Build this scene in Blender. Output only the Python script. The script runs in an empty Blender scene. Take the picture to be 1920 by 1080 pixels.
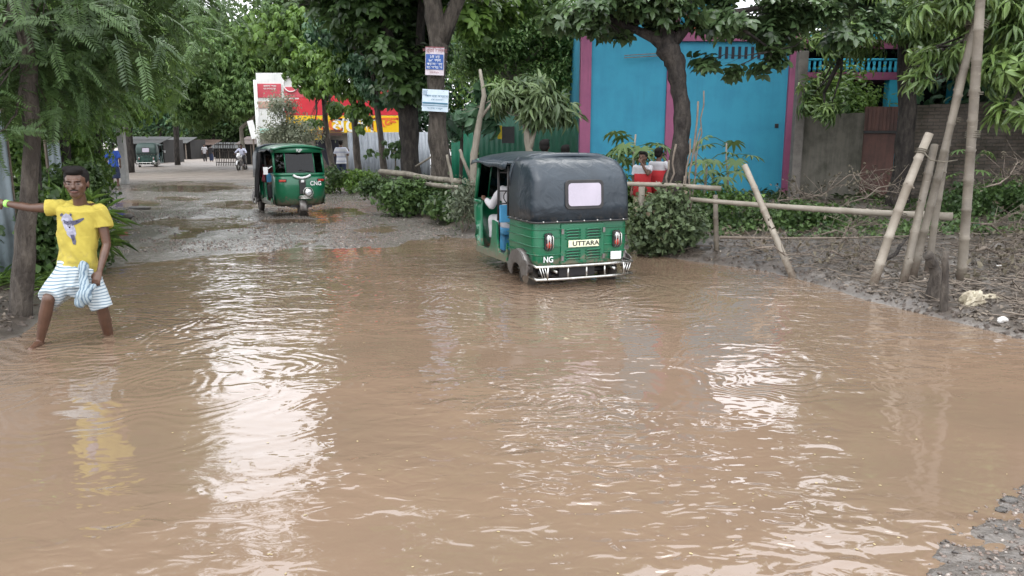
import bpy, math, random
import numpy as np
from mathutils import Vector, Matrix
R = math.radians
random.seed(7); rng = np.random.default_rng(7)
sc = bpy.context.scene
# ------------------------------------------------------------ camera
FPX = 1450.0; PITCH = math.atan(273/FPX); CAMZ = 1.75
cam = bpy.data.cameras.new("camera"); cam.sensor_width = 36; cam.lens = 36*FPX/1920
cam.clip_start = .05; cam.clip_end = 3000
camo = bpy.data.objects.new("camera", cam); sc.collection.objects.link(camo)
camo.location = (0, 0, CAMZ); camo.rotation_euler = (math.pi/2-PITCH, 0, 0); sc.camera = camo
# ------------------------------------------------------------ world, sun, exposure
SUN_EL, SUN_AZ = 58, 200
w = bpy.data.worlds.new("World"); sc.world = w; w.use_nodes = True
nt = w.node_tree; nt.nodes.clear()
sky = nt.nodes.new("ShaderNodeTexSky"); sky.sky_type = 'NISHITA'; sky.sun_disc = False
sky.sun_elevation = R(SUN_EL); sky.sun_rotation = R(SUN_AZ); sky.dust_density = 6; sky.air_density = 1.6; sky.ozone_density = .6
hs = nt.nodes.new("ShaderNodeHueSaturation"); hs.inputs['Saturation'].default_value = .12
mx = nt.nodes.new("ShaderNodeMix"); mx.data_type = 'RGBA'; mx.inputs[0].default_value = .55
mx.inputs[7].default_value = (20, 20.5, 21.8, 1)
bg = nt.nodes.new("ShaderNodeBackground"); bg.inputs[1].default_value = .15
ow = nt.nodes.new("ShaderNodeOutputWorld")
nt.links.new(sky.outputs[0], hs.inputs['Color']); nt.links.new(hs.outputs[0], mx.inputs[6])
nt.links.new(mx.outputs[2], bg.inputs[0]); nt.links.new(bg.outputs[0], ow.inputs[0])
sl = bpy.data.lights.new("sun", 'SUN'); sl.energy = .7; sl.angle = R(25); sl.color = (1, .97, .92)
so = bpy.data.objects.new("sun", sl); sc.collection.objects.link(so)
so.rotation_euler = (R(90-SUN_EL), 0, R(180-SUN_AZ)+math.pi)
sc.view_settings.view_transform = 'Standard'; sc.view_settings.look = 'None'; sc.view_settings.gamma = 1
sc.view_settings.exposure = 0.5
# ------------------------------------------------------------ pixel -> world
cp, sp_ = math.cos(PITCH), math.sin(PITCH)
def ray(u, v):
    x = (u-960)/FPX; z = (540-v)/FPX
    return Vector((x, cp+sp_*z, -sp_+cp*z))
def Rf(u, v, Y):      # the point at depth Y whose mirror image in the water is seen at u,v
    d = ray(u, v); t = Y/d.y
    return Vector((d.x*t, Y, -CAMZ-d.z*t))
def G(u, v, z=0.0):
    d = ray(u, v); t = (z-CAMZ)/d.z
    return Vector((d.x*t, d.y*t, z))
def W(u, v, Y):
    d = ray(u, v); t = Y/d.y
    return Vector((d.x*t, Y, CAMZ+d.z*t))
# ------------------------------------------------------------ mesh helpers
def tag(o, label=None, cat=None, group=None, kind=None):
    if label: o['label'] = label
    if cat: o['category'] = cat
    if group: o['group'] = group
    if kind: o['kind'] = kind
    return o
def empty(name, loc, yaw=0, label=None, cat=None, group=None):
    o = bpy.data.objects.new(name, None); sc.collection.objects.link(o)
    o.empty_display_size = .2
    o.location = loc; o.rotation_euler = (0, 0, yaw)
    return tag(o, label, cat, group)
def link(name, me, mat, parent=None):
    o = bpy.data.objects.new(name, me); sc.collection.objects.link(o)
    if mat is not None:
        for m in (mat if isinstance(mat, (list, tuple)) else [mat]): me.materials.append(m)
    if parent is not None: o.parent = parent
    return o
def copy_tree(o, parent=None):
    c = o.copy(); sc.collection.objects.link(c)
    if parent is not None: c.parent = parent
    for ch in list(o.children): copy_tree(ch, c)
    return c
class MB:
    def __init__(s, origin=(0, 0, 0)): s.v = []; s.f = []; s.mi = []; s.o = Vector(origin); s.m = 0
    def add(s, vs, fs, M=None):
        b = len(s.v)
        for p in vs:
            p = Vector(p)
            if M is not None: p = M @ p
            s.v.append(p-s.o)
        for f in fs: s.f.append([i+b for i in f]); s.mi.append(s.m)
    def box(s, c, d, M=None, rz=0):
        x, y, z = d[0]/2, d[1]/2, d[2]/2
        T = Matrix.Translation(c) @ Matrix.Rotation(rz, 4, 'Z')
        if M is not None: T = M @ T
        s.add([(a*x, b*y, e*z) for e in (-1, 1) for b in (-1, 1) for a in (-1, 1)],
              [(0, 2, 3, 1), (4, 5, 7, 6), (0, 1, 5, 4), (2, 6, 7, 3), (0, 4, 6, 2), (1, 3, 7, 5)], T)
    def tube(s, pts, rad, n=8, cap=True, flat=1.0, ref=None):
        pts = [Vector(p) for p in pts]; N = len(pts)
        if not isinstance(rad, (list, tuple)): rad = [rad]*N
        t0 = (pts[1]-pts[0]).normalized()
        a = Vector(ref) if ref is not None else (Vector((0, 0, 1)) if abs(t0.z) < .9 else Vector((1, 0, 0)))
        vs = []
        for i, p in enumerate(pts):
            t = (pts[min(i+1, N-1)]-pts[max(i-1, 0)]).normalized()
            a = (a-t*a.dot(t))
            if a.length < 1e-6: a = t.orthogonal()
            a.normalize(); b = t.cross(a)
            for k in range(n):
                q = 2*math.pi*k/n
                vs.append(p+(a*math.cos(q)*flat+b*math.sin(q))*rad[i])
        fs = [(i*n+k, i*n+(k+1) % n, (i+1)*n+(k+1) % n, (i+1)*n+k) for i in range(N-1) for k in range(n)]
        if cap: fs.append(tuple(range(n-1, -1, -1))); fs.append(tuple((N-1)*n+k for k in range(n)))
        s.add(vs, fs)
    def loft(s, rings, closed=True, cap=True, M=None):
        n = len(rings[0]); vs = [p for r in rings for p in r]; N = len(rings)
        m = n if closed else n-1
        fs = [(i*n+k, i*n+(k+1) % n, (i+1)*n+(k+1) % n, (i+1)*n+k) for i in range(N-1) for k in range(m)]
        if cap: fs.append(tuple(range(n-1, -1, -1))); fs.append(tuple((N-1)*n+k for k in range(n)))
        s.add(vs, fs, M)
    def prism(s, poly, t, M=None):   # poly in local xy, thickness along z
        n = len(poly)
        vs = [(p[0], p[1], -t/2) for p in poly]+[(p[0], p[1], t/2) for p in poly]
        fs = [tuple(range(n-1, -1, -1)), tuple(range(n, 2*n))]+[(i, (i+1) % n, n+(i+1) % n, n+i) for i in range(n)]
        s.add(vs, fs, M)
    def ball(s, c, r, nu=12, nv=8, M=None):
        r = (r, r, r) if not isinstance(r, (tuple, list)) else r
        c = Vector(c); vs = [c+Vector((0, 0, -r[2]))]
        for j in range(1, nv):
            ph = -math.pi/2+math.pi*j/nv
            for i in range(nu):
                q = 2*math.pi*i/nu
                vs.append(c+Vector((r[0]*math.cos(ph)*math.cos(q), r[1]*math.cos(ph)*math.sin(q), r[2]*math.sin(ph))))
        vs.append(c+Vector((0, 0, r[2]))); L = len(vs)-1
        fs = [(0, 1+(i+1) % nu, 1+i) for i in range(nu)]
        for j in range(nv-2):
            for i in range(nu):
                a = 1+j*nu; fs.append((a+i, a+(i+1) % nu, a+nu+(i+1) % nu, a+nu+i))
        a = 1+(nv-2)*nu
        fs += [(a+i, a+(i+1) % nu, L) for i in range(nu)]
        s.add(vs, fs, M)
    def build(s, name, mat, parent=None, smooth=False, bevel=0):
        me = bpy.data.meshes.new(name); me.from_pydata([tuple(p) for p in s.v], [], s.f); me.update()
        if any(s.mi): me.polygons.foreach_set('material_index', s.mi)
        if smooth: me.polygons.foreach_set('use_smooth', [True]*len(me.polygons))
        o = link(name, me, mat, parent)
        if bevel:
            b = o.modifiers.new('bevel', 'BEVEL'); b.width = bevel; b.segments = 2; b.limit_method = 'ANGLE'; b.angle_limit = R(40)
        return o
def np_mesh(name, V, F, mat, parent=None, attr=None, smooth=False):
    me = bpy.data.meshes.new(name); V = np.asarray(V, np.float32); F = np.asarray(F, np.int32); k = F.shape[1]
    me.vertices.add(len(V)); me.vertices.foreach_set('co', V.ravel())
    me.loops.add(F.size); me.loops.foreach_set('vertex_index', F.ravel())
    me.polygons.add(len(F)); me.polygons.foreach_set('loop_start', np.arange(len(F), dtype=np.int32)*k)
    if smooth: me.polygons.foreach_set('use_smooth', np.ones(len(F), bool))
    me.update(calc_edges=True)
    if attr is not None:
        a = me.attributes.new('tint', 'FLOAT', 'POINT'); a.data.foreach_set('value', np.asarray(attr, np.float32))
    return link(name, me, mat, parent)
def hash2(i, j, s):
    n = (i*374761393+j*668265263+s*974634777) & 0x7fffffff
    n = ((n ^ (n >> 13))*1274126177) & 0x7fffffff
    return ((n ^ (n >> 16)) & 0xffff)/65535.0
def vnoise(x, y, s=0):
    x = np.asarray(x, float); y = np.asarray(y, float)
    xi = np.floor(x).astype(np.int64); yi = np.floor(y).astype(np.int64)
    fx = x-xi; fy = y-yi; fx = fx*fx*(3-2*fx); fy = fy*fy*(3-2*fy)
    return (hash2(xi, yi, s)*(1-fx)+hash2(xi+1, yi, s)*fx)*(1-fy)+(hash2(xi, yi+1, s)*(1-fx)+hash2(xi+1, yi+1, s)*fx)*fy
def fbm(x, y, s=0, o=4):
    r = 0; a = .5; t = 0
    for i in range(o): r = r+a*vnoise(x*2**i, y*2**i, s+i*17); t += a; a *= .5
    return r/t-.5
# ------------------------------------------------------------ materials
def nodes(name):
    m = bpy.data.materials.new(name); m.use_nodes = True; t = m.node_tree; t.nodes.clear()
    return m, t
def N(t, ty, **k):
    n = t.nodes.new(ty)
    for a, b in k.items(): setattr(n, a, b)
    return n
def ramp(t, fac, stops):
    r = N(t, 'ShaderNodeValToRGB'); e = r.color_ramp.elements
    while len(e) < len(stops): e.new(.5)
    for q, (p, c) in zip(e, stops): q.position = p; q.color = (*c, 1) if len(c) == 3 else c
    t.links.new(fac, r.inputs[0]); return r.outputs[0]
def mathn(t, op, a, b=None, c=None):
    n = N(t, 'ShaderNodeMath', operation=op)
    for i, v in enumerate((a, b, c)):
        if v is None: continue
        if isinstance(v, (int, float)): n.inputs[i].default_value = v
        else: t.links.new(v, n.inputs[i])
    return n.outputs[0]
def noise(t, vec, scale, detail=4, rough=.55, dist=0):
    n = N(t, 'ShaderNodeTexNoise'); n.inputs['Scale'].default_value = scale; n.inputs['Detail'].default_value = detail
    n.inputs['Roughness'].default_value = rough; n.inputs['Distortion'].default_value = dist
    if vec is not None: t.links.new(vec, n.inputs['Vector'])
    return n.outputs['Fac']
def coord(t, which='Object', scale=None, rot=None, loc=None):
    c = N(t, 'ShaderNodeTexCoord').outputs[which]
    if scale or rot or loc:
        m = N(t, 'ShaderNodeMapping')
        if scale: m.inputs['Scale'].default_value = scale
        if rot: m.inputs['Rotation'].default_value = rot
        if loc: m.inputs['Location'].default_value = loc
        t.links.new(c, m.inputs[0]); c = m.outputs[0]
    return c
def finish(m, t, col, rough, bump=None, bstr=.5, bdist=.02, metal=0, spec=None, coat=0, emis=None, trans=0):
    b = N(t, 'ShaderNodeBsdfPrincipled'); o = N(t, 'ShaderNodeOutputMaterial')
    for k, v in (('Base Color', col), ('Roughness', rough), ('Metallic', metal)):
        if isinstance(v, (int, float)): b.inputs[k].default_value = v
        elif isinstance(v, tuple): b.inputs[k].default_value = (*v, 1)
        else: t.links.new(v, b.inputs[k])
    if spec is not None: b.inputs['Specular IOR Level'].default_value = spec
    if coat: b.inputs['Coat Weight'].default_value = coat; b.inputs['Coat Roughness'].default_value = .12
    if bump is not None:
        n = N(t, 'ShaderNodeBump'); n.inputs['Strength'].default_value = bstr; n.inputs['Distance'].default_value = bdist
        t.links.new(bump, n.inputs['Height']); t.links.new(n.outputs[0], b.inputs['Normal'])
    t.links.new(b.outputs[0], o.inputs[0]); return b
def mat(name, c1, c2=None, rough=.6, scale=6, bump=.3, bdist=.01, bscale=None, metal=0, coat=0, contrast=(.35, .65), spec=None, stretch=None):
    """two-tone noisy surface with a fine bump"""
    m, t = nodes(name); v = coord(t, 'Object', scale=stretch)
    c2 = c2 or tuple(x*.75 for x in c1)
    f = noise(t, v, scale, 6, .6)
    col = ramp(t, f, [(contrast[0], c1), (contrast[1], c2)])
    rr = N(t, 'ShaderNodeMapRange'); t.links.new(f, rr.inputs[0]); rr.inputs[3].default_value = max(.02, rough-.1); rr.inputs[4].default_value = min(1, rough+.12)
    h = noise(t, v, bscale or scale*5, 5, .6)
    finish(m, t, col, rr.outputs[0], h if bump else None, bump, bdist, metal, spec, coat)
    return m
def muddy(name, c1, c2, rough, coat=0, z0=.30, z1=.62, mud=(.16, .12, .085), bump=.06):
    """paint with splashed mud toward its lower edge, scratches and faded blotches"""
    m, t = nodes(name); v = coord(t); n = noise(t, v, 2.2, 6, .65); n2 = noise(t, v, 14, 6, .7); sp = N(t, 'ShaderNodeSeparateXYZ'); t.links.new(v, sp.inputs[0])
    col = ramp(t, n, [(.35, c1), (.65, c2)])
    h = N(t, 'ShaderNodeMapRange'); t.links.new(sp.outputs[2], h.inputs[0]); h.inputs[1].default_value = z0; h.inputs[2].default_value = z1; h.inputs[3].default_value = .85; h.inputs[4].default_value = .0
    f = mathn(t, 'ADD', h.outputs[0], mathn(t, 'MULTIPLY', mathn(t, 'SUBTRACT', n2, .5), 2.2)); f2 = ramp(t, mathn(t, 'MULTIPLY', f, 1), [(.42, (0, 0, 0)), (.75, (.8, .8, .8))])
    sc_ = ramp(t, noise(t, coord(t, scale=(1, 1, 9)), 6, 5, .7), [(.62, (0, 0, 0)), (.70, (.35, .35, .35))])
    x0 = N(t, 'ShaderNodeMix', data_type='RGBA'); t.links.new(sc_, x0.inputs[0]); t.links.new(col, x0.inputs[6]); x0.inputs[7].default_value = (*[min(1, c*1.8+.05) for c in c1], 1)
    x = N(t, 'ShaderNodeMix', data_type='RGBA'); t.links.new(f2, x.inputs[0]); t.links.new(x0.outputs[2], x.inputs[6]); x.inputs[7].default_value = (*mud, 1)
    r = N(t, 'ShaderNodeMapRange'); t.links.new(f2, r.inputs[0]); r.inputs[3].default_value = rough; r.inputs[4].default_value = .75
    finish(m, t, x.outputs[2], r.outputs[0], noise(t, v, 4.5, 3, .5, .8), bump, .03, coat=coat*.5); return m
def glass(name, tint=(.6, .65, .65), refl=.1):
    m, t = nodes(name); a = N(t, 'ShaderNodeBsdfTransparent'); a.inputs[0].default_value = (*tint, 1)
    g = N(t, 'ShaderNodeBsdfGlossy'); g.inputs['Roughness'].default_value = .03
    fr = N(t, 'ShaderNodeFresnel'); fr.inputs[0].default_value = 1.5
    f = mathn(t, 'ADD', fr.outputs[0], refl); x = N(t, 'ShaderNodeMixShader'); o = N(t, 'ShaderNodeOutputMaterial')
    t.links.new(f, x.inputs[0]); t.links.new(a.outputs[0], x.inputs[1]); t.links.new(g.outputs[0], x.inputs[2]); t.links.new(x.outputs[0], o.inputs[0])
    return m
def leafmat(name, dark, light, rough=.45, trans=.3, brown=None):
    m, t = nodes(name); a = N(t, 'ShaderNodeAttribute', attribute_name='tint')
    st = [(0, dark), (.8, light)]
    if brown: st.append((.97, light)); st.append((1., brown))
    col = ramp(t, a.outputs['Fac'], st)
    b = N(t, 'ShaderNodeBsdfPrincipled'); t.links.new(col, b.inputs['Base Color']); b.inputs['Roughness'].default_value = rough
    b.inputs['Specular IOR Level'].default_value = .45
    tr = N(t, 'ShaderNodeBsdfTranslucent'); hsv = N(t, 'ShaderNodeHueSaturation'); hsv.inputs['Value'].default_value = 1.5; hsv.inputs['Hue'].default_value = .48
    t.links.new(col, hsv.inputs['Color']); t.links.new(hsv.outputs[0], tr.inputs[0])
    x = N(t, 'ShaderNodeMixShader'); x.inputs[0].default_value = trans; o = N(t, 'ShaderNodeOutputMaterial')
    t.links.new(b.outputs[0], x.inputs[1]); t.links.new(tr.outputs[0], x.inputs[2]); t.links.new(x.outputs[0], o.inputs[0])
    return m
M = {}
M['green_paint'] = muddy('green_paint', (.004, .135, .060), (.005, .10, .045), .28, .5)
M['dull_green'] = mat('dull_green', (.010, .055, .038), (.008, .04, .03), .5, 3, .05, .002)
M['vinyl'] = muddy('vinyl', (.020, .031, .042), (.014, .022, .030), .34, 0, .70, 1.12, (.07, .065, .06), .7)
M['chrome'] = mat('chrome', (.62, .62, .6), (.4, .38, .34), .28, 14, .1, .002, metal=1)
M['grey_metal'] = mat('grey_metal', (.22, .21, .20), (.14, .12, .11), .45, 8, .2, .003, metal=.7)
M['rubber'] = mat('rubber', (.02, .018, .016), (.05, .04, .03), .75, 9, .3, .004)
M['black'] = mat('black', (.015, .015, .017), (.03, .028, .026), .5, 9, .1, .002)
M['white_paint'] = mat('white_paint', (.78, .78, .78), (.65, .65, .64), .5, 5, .05, .001)
M['blue_seat'] = mat('blue_seat', (.08, .32, .55), (.06, .25, .45), .45, 4, .2, .004)
M['red_lens'] = mat('red_lens', (.35, .02, .015), (.5, .06, .03), .2, 10, 0)
M['lamp_glass'] = mat('lamp_glass', (.55, .57, .6), (.8, .8, .8), .12, 12, 0, metal=.6)
M['glass'] = glass('glass'); M['dark_glass'] = glass('dark_glass', (.16, .18, .20), -.01)
M['pane'] = mat('milky_pane', (.43, .39, .46), (.37, .34, .40), .25, 3, 0)
M['plate'] = mat('number_plate', (.75, .72, .5), (.65, .7, .5), .5, 5, 0)
M['bark_dark'] = mat('bark_dark', (.020, .016, .014), (.085, .072, .06), .9, 9, 1, .10, bscale=16, contrast=(.42, .75), stretch=(1, 1, .35))
M['bark_brown'] = mat('bark_brown', (.045, .036, .029), (.13, .11, .09), .9, 9, 1, .09, bscale=18, contrast=(.4, .7), stretch=(1, 1, .3))
M['bark_grey'] = mat('bark_grey', (.16, .14, .11), (.30, .27, .22), .8, 6, .8, .03, bscale=18, stretch=(1, 1, .3))
M['bamboo'] = mat('bamboo', (.25, .222, .18), (.17, .145, .11), .55, 5, .35, .006, bscale=22, contrast=(.35, .75), stretch=(1, 1, 1))
M['bamboo_old'] = mat('bamboo_old', (.17, .145, .11), (.085, .07, .055), .6, 5, .5, .008, bscale=25, contrast=(.35, .7))
M['twig'] = mat('twig', (.12, .095, .075), (.2, .165, .13), .85, 12, .5, .006)
M['rope'] = mat('rope', (.09, .08, .06), (.15, .13, .1), .9, 30, .5, .004)
M['skin'] = mat('skin', (.115, .058, .036), (.095, .045, .028), .5, 9, .1, .002)
M['skin_mid'] = mat('skin_mid', (.17, .085, .055), (.14, .07, .045), .5, 9, .1, .002)
M['hair'] = mat('hair', (.006, .005, .005), (.012, .010, .009), .8, 60, .3, .003, spec=.2)
M['eye'] = mat('eye_white', (.18, .15, .135), None, .35, 5, 0)
M['lips'] = mat('lips', (.14, .05, .04), None, .45, 9, 0)
# ------------------------------------------------------------ leaves
def leaf(L, Wd, bend=.3, fold=.1, off=(0, 0, 0)):
    V = np.array([(0, 0, 0), (.38*L, .5*Wd, fold*Wd), (.38*L, -.5*Wd, fold*Wd), (.38*L, 0, 0), (.75*L, .36*Wd, -bend*L*.35+fold*Wd), (.75*L, -.36*Wd, -bend*L*.35+fold*Wd), (L, 0, -bend*L)], float)
    F = np.array([(0, 3, 1), (0, 2, 3), (1, 3, 4), (3, 2, 5), (3, 6, 4), (3, 5, 6)])
    return V+np.array(off), F
def rotm(ax, ang):
    return np.array(Matrix.Rotation(ang, 3, ax))
def merge(parts):
    V = []; F = []; b = 0
    for v, f in parts: V.append(v); F.append(f+b); b += len(v)
    return np.vstack(V), np.vstack(F)
def rosette(n, L, Wd, droop, bend, up=.04, jit=.25, seed=1):
    r = random.Random(seed); P = []
    for i in range(n):
        v, f = leaf(L*r.uniform(.75, 1.1), Wd*r.uniform(.85, 1.1), bend)
        T = rotm('Z', 2*math.pi*i/n*1.0+r.uniform(-jit, jit)*2) @ rotm('Y', droop+r.uniform(-jit, jit))
        P.append((v @ T.T+np.array((0, 0, r.uniform(-up, up))), f))
    return merge(P)
def frond(n, L, ll, lw, bend=.35, seed=1):
    P = []
    r = random.Random(seed)
    for i in range(n):
        x = L*(.12+.88*i/n); z = -bend*L*(x/L)**2
        for s in (-1, 1):
            v = np.array([(0, 0, 0), (ll*.45, lw*.5, 0), (ll*.45, -lw*.5, 0), (ll, 0, -.12*ll)], float); f = np.array([(0, 2, 1), (1, 2, 3)])
            T = rotm('Z', s*R(62+r.uniform(-8, 8))) @ rotm('Y', r.uniform(0, .5))
            P.append((v @ T.T+np.array((x, 0, z)), f))
    a = [(0, .004, 0), (0, -.004, 0), (L*.5, .003, -bend*L*.25), (L*.5, -.003, -bend*L*.25), (L, 0, -bend*L)]
    P.append((np.array(a, float), np.array([(0, 1, 3), (0, 3, 2), (2, 3, 4)])))
    return merge(P)
def palmate(n, L, Wd, bend=.35):
    P = []
    for i in range(n):
        a = R(-130+260*i/(n-1)); k = 1-.35*abs(a)/R(130)
        v, f = leaf(L*k, Wd*k, bend, .05); P.append((v @ rotm('Z', a).T, f))
    return merge(P)
def twigs(n, spread, L, Wd, seed=3):
    r = random.Random(seed); P = []
    for i in range(n):
        v, f = leaf(L*r.uniform(.7, 1.2), Wd*r.uniform(.8, 1.2), .25)
        T = rotm('Z', r.uniform(0, 6.28)) @ rotm('Y', r.uniform(-.4, .9))
        P.append((v @ T.T+np.array([r.gauss(0, spread) for _ in range(3)]), f))
    return merge(P)
TP = dict(
    stick=(np.array([(-.5, 0, 0), (-.5, .03, .01), (-.5, .01, .04), (.5, .05, 0), (.5, .07, .01), (.5, .06, .03)])*.3, np.array([(0, 1, 4), (0, 4, 3), (1, 2, 5), (1, 5, 4), (2, 0, 3), (2, 3, 5)])),
    mango=rosette(9, .21, .045, .45, .45), jack=rosette(7, .15, .085, .15, .2, seed=2), broad=rosette(6, .30, .17, .7, .4, seed=3),
    fine=twigs(16, .10, .075, .035), pin=frond(15, .34, .062, .017), round=twigs(7, .09, .10, .085, 4), teak=rosette(5, .55, .34, .5, .45, seed=5),
    palm=palmate(9, .36, .085), dist=twigs(9, .22, .26, .11, 5), distm=rosette(7, .34, .09, .5, .4, seed=6), creeper=twigs(10, .07, .075, .06, 8),
    blade=merge([(lambda v, f, T: (v @ T.T, f))(*leaf(.22, .012, .5), rotm('Z', k*1.1) @ rotm('Y', -1.1+.12*k)) for k in range(6)]))
def scatter_mesh(name, tp, P, mtl, parent=None, scale=(.8, 1.2), up=None, tilt=.6, origin=(0, 0, 0), droop=0):
    """place a leaf template at every point of P, merged into one mesh"""
    V, F = TP[tp] if isinstance(tp, str) else tp; P = np.asarray(P, float); n = len(P)
    az = rng.uniform(0, 2*np.pi, n); tl = rng.normal(0, tilt, n); ta = rng.uniform(0, 2*np.pi, n)
    c, s = np.cos(az), np.sin(az); Z = np.zeros(n); O = np.ones(n)
    Rz = np.stack([np.stack([c, -s, Z], -1), np.stack([s, c, Z], -1), np.stack([Z, Z, O], -1)], 1)
    kx, ky = np.cos(ta), np.sin(ta); C, S = np.cos(tl), np.sin(tl)
    Rt = np.stack([np.stack([C+kx*kx*(1-C), kx*ky*(1-C), ky*S], -1), np.stack([kx*ky*(1-C), C+ky*ky*(1-C), -kx*S], -1), np.stack([-ky*S, kx*S, C], -1)], 1)
    A = Rt @ Rz
    if up is not None:            # outward lean: rotate z axis toward 'up' vector
        u = np.asarray(up, float); u = u/np.maximum(np.linalg.norm(u, axis=1, keepdims=True), 1e-6)
        z = np.array((0, 0, 1.)); ax = np.cross(np.broadcast_to(z, u.shape), u); sn = np.linalg.norm(ax, axis=1); ax = ax/np.maximum(sn, 1e-6)[:, None]
        an = np.arccos(np.clip(u[:, 2], -1, 1))*.6; Cc, Ss = np.cos(an), np.sin(an); K = np.zeros((n, 3, 3))
        K[:, 0, 1] = -ax[:, 2]; K[:, 0, 2] = ax[:, 1]; K[:, 1, 0] = ax[:, 2]; K[:, 1, 2] = -ax[:, 0]; K[:, 2, 0] = -ax[:, 1]; K[:, 2, 1] = ax[:, 0]
        A = (np.eye(3)+Ss[:, None, None]*K+(1-Cc)[:, None, None]*(K @ K)) @ A
    sz = rng.uniform(scale[0], scale[1], n)
    VV = np.einsum('nij,vj->nvi', A, V)*sz[:, None, None]+P[:, None, :]-np.asarray(origin, float)
    FF = F[None]+(np.arange(n)*len(V))[:, None, None]
    base = rng.beta(2, 2.2, n); per = (np.arange(len(V))//7)
    jit = rng.uniform(-.16, .16, (n, per.max()+1))[:, per]
    T = np.clip(base[:, None]+jit, 0, 1)
    return np_mesh(name, VV.reshape(-1, 3), FF.reshape(-1, 3), mtl, parent, T.ravel())
def crown_points(blobs, density=1.0, csize=.22):
    P = []; U = []; C = []
    for c, r, n in blobs:
        r = np.array(r if isinstance(r, (tuple, list)) else (r, r, r), float); c = np.array(c, float); n = max(6, int(n*density))
        k = max(5, n//22); d = rng.normal(size=(k, 3)); d /= np.linalg.norm(d, axis=1)[:, None]
        cc = d*(rng.uniform(.25, 1, k)**.5)[:, None]; C.append((c, [c+q*r for q in cc]))
        idx = rng.integers(0, k, n); q = cc[idx]+rng.normal(0, csize, (n, 3))
        keep = np.linalg.norm(q, axis=1) < 1.25; q = q[keep]
        P.append(c+q*r); U.append(q*np.array((1, 1, .6))+np.array((0, 0, .55)))
    return np.vstack(P), np.vstack(U), C
def jitter_path(a, b, n, j, r=random):
    a, b = Vector(a), Vector(b); L = (b-a).length; o = []
    for i in range(n+1):
        t = i/n; p = a.lerp(b, t)
        if 0 < i < n: p = p+Vector((r.uniform(-1, 1), r.uniform(-1, 1), r.uniform(-1, 1)))*j*L
        o.append(p)
    return o
def tree(name, label, base, trunk, blobs, tp, lm, bm, density=1.0, scale=(.8, 1.2), group=None, cat='tree', limbs=True, extra=(), twigr=.012, forks=(), csize=.22, nt_=1.0):
    """trunk: [(point, radius)...] in world; blobs: [(centre, radii, sprigs)...] in world"""
    base = Vector(base); o = empty(name, base, 0, label, cat, group)
    m = MB(base)
    pts = [Vector(p) for p, r in trunk]; rad = [r for p, r in trunk]
    # resample with a little wobble
    P2 = []; R2 = []
    for i in range(len(pts)-1):
        for k in range(4):
            t = k/4; P2.append(pts[i].lerp(pts[i+1], t)+Vector((random.uniform(-1, 1), random.uniform(-1, 1), 0))*rad[i]*.10*(i+k > 0)); R2.append((rad[i]*(1-t)+rad[i+1]*t)*random.uniform(.90, 1.10))
    P2.append(pts[-1]); R2.append(rad[-1])
    m.tube(P2, R2, 14)
    for fk in forks:
        m.tube([p for p, r in fk], [r for p, r in fk], 10)
    P, U, C = crown_points(blobs, density, csize)
    if limbs:
        nodes_ = [(pts[-1], rad[-1])]+[(fk[-1][0], fk[-1][1]) for fk in forks]
        for c, cl in C:
            s, r0 = min(nodes_, key=lambda q: (Vector(q[0])-Vector(c)).length)
            r0 = min(r0*.75, .12); s = Vector(s)
            pa = jitter_path(s, Vector(c), 4, .07); m.tube(pa, [r0*(1-.7*i/4) for i in range(5)], 7)
            for q in cl[:14]:
                f = random.choice(pa[1:]); pb = jitter_path(f, Vector(q), 3, .08)
                m.tube(pb, [r0*.3, r0*.22, r0*.14, twigr*.5], 5)
    m.build('trunk', bm, o, smooth=True)
    scatter_mesh('crown', tp, P, lm, o, scale, U, .5, base)
    return o
def text(parent, s, size, loc, rot, mtl, name='lettering', ext=.002, squash=1, align='CENTER', fat=.018):
    cu = bpy.data.curves.new(name, 'FONT'); cu.body = s; cu.size = size; cu.extrude = ext; cu.align_x = align; cu.align_y = 'CENTER'; cu.offset = size*fat
    ob = bpy.data.objects.new(name, cu); sc.collection.objects.link(ob)
    bpy.context.view_layer.update(); dg = bpy.context.evaluated_depsgraph_get()
    me = bpy.data.meshes.new_from_object(ob.evaluated_get(dg)); bpy.data.objects.remove(ob)
    me.transform(Matrix.Translation(loc) @ rot.to_4x4() @ Matrix.Diagonal((squash, 1, 1, 1))); me.materials.clear()
    return link(name, me, mtl, parent)
# ------------------------------------------------------------ terrain
def poly_sd(X, Y, poly):
    """signed distance, positive inside"""
    d = np.full(X.shape, 1e9); ins = np.zeros(X.shape, bool); n = len(poly)
    for i in range(n):
        ax, ay = poly[i][:2]; bx, by = poly[(i+1) % n][:2]
        ex, ey = bx-ax, by-ay; wx, wy = X-ax, Y-ay
        t = np.clip((wx*ex+wy*ey)/(ex*ex+ey*ey+1e-12), 0, 1)
        d = np.minimum(d, (wx-ex*t)**2+(wy-ey*t)**2)
        c = ((ay <= Y) & (by > Y)) | ((by <= Y) & (ay > Y))
        xx = ax+(Y-ay)/(by-ay+1e-12)*(bx-ax); ins ^= c & (X < xx)
    d = np.sqrt(d); return np.where(ins, d, -d)
RB = [(1180, 466), (1230, 480), (1290, 489), (1350, 497), (1400, 504), (1450, 511), (1500, 524), (1560, 541), (1620, 562), (1700, 582), (1780, 602), (1850, 618), (1920, 636), (2200, 705)]
POND = [(-400, 690), (0, 640), (45, 628), (75, 600), (110, 575), (150, 545), (205, 503), (300, 490), (420, 478), (520, 471), (600, 466), (700, 466), (745, 463), (768, 451), (870, 447), (1000, 448), (1100, 452)]+RB
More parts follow.
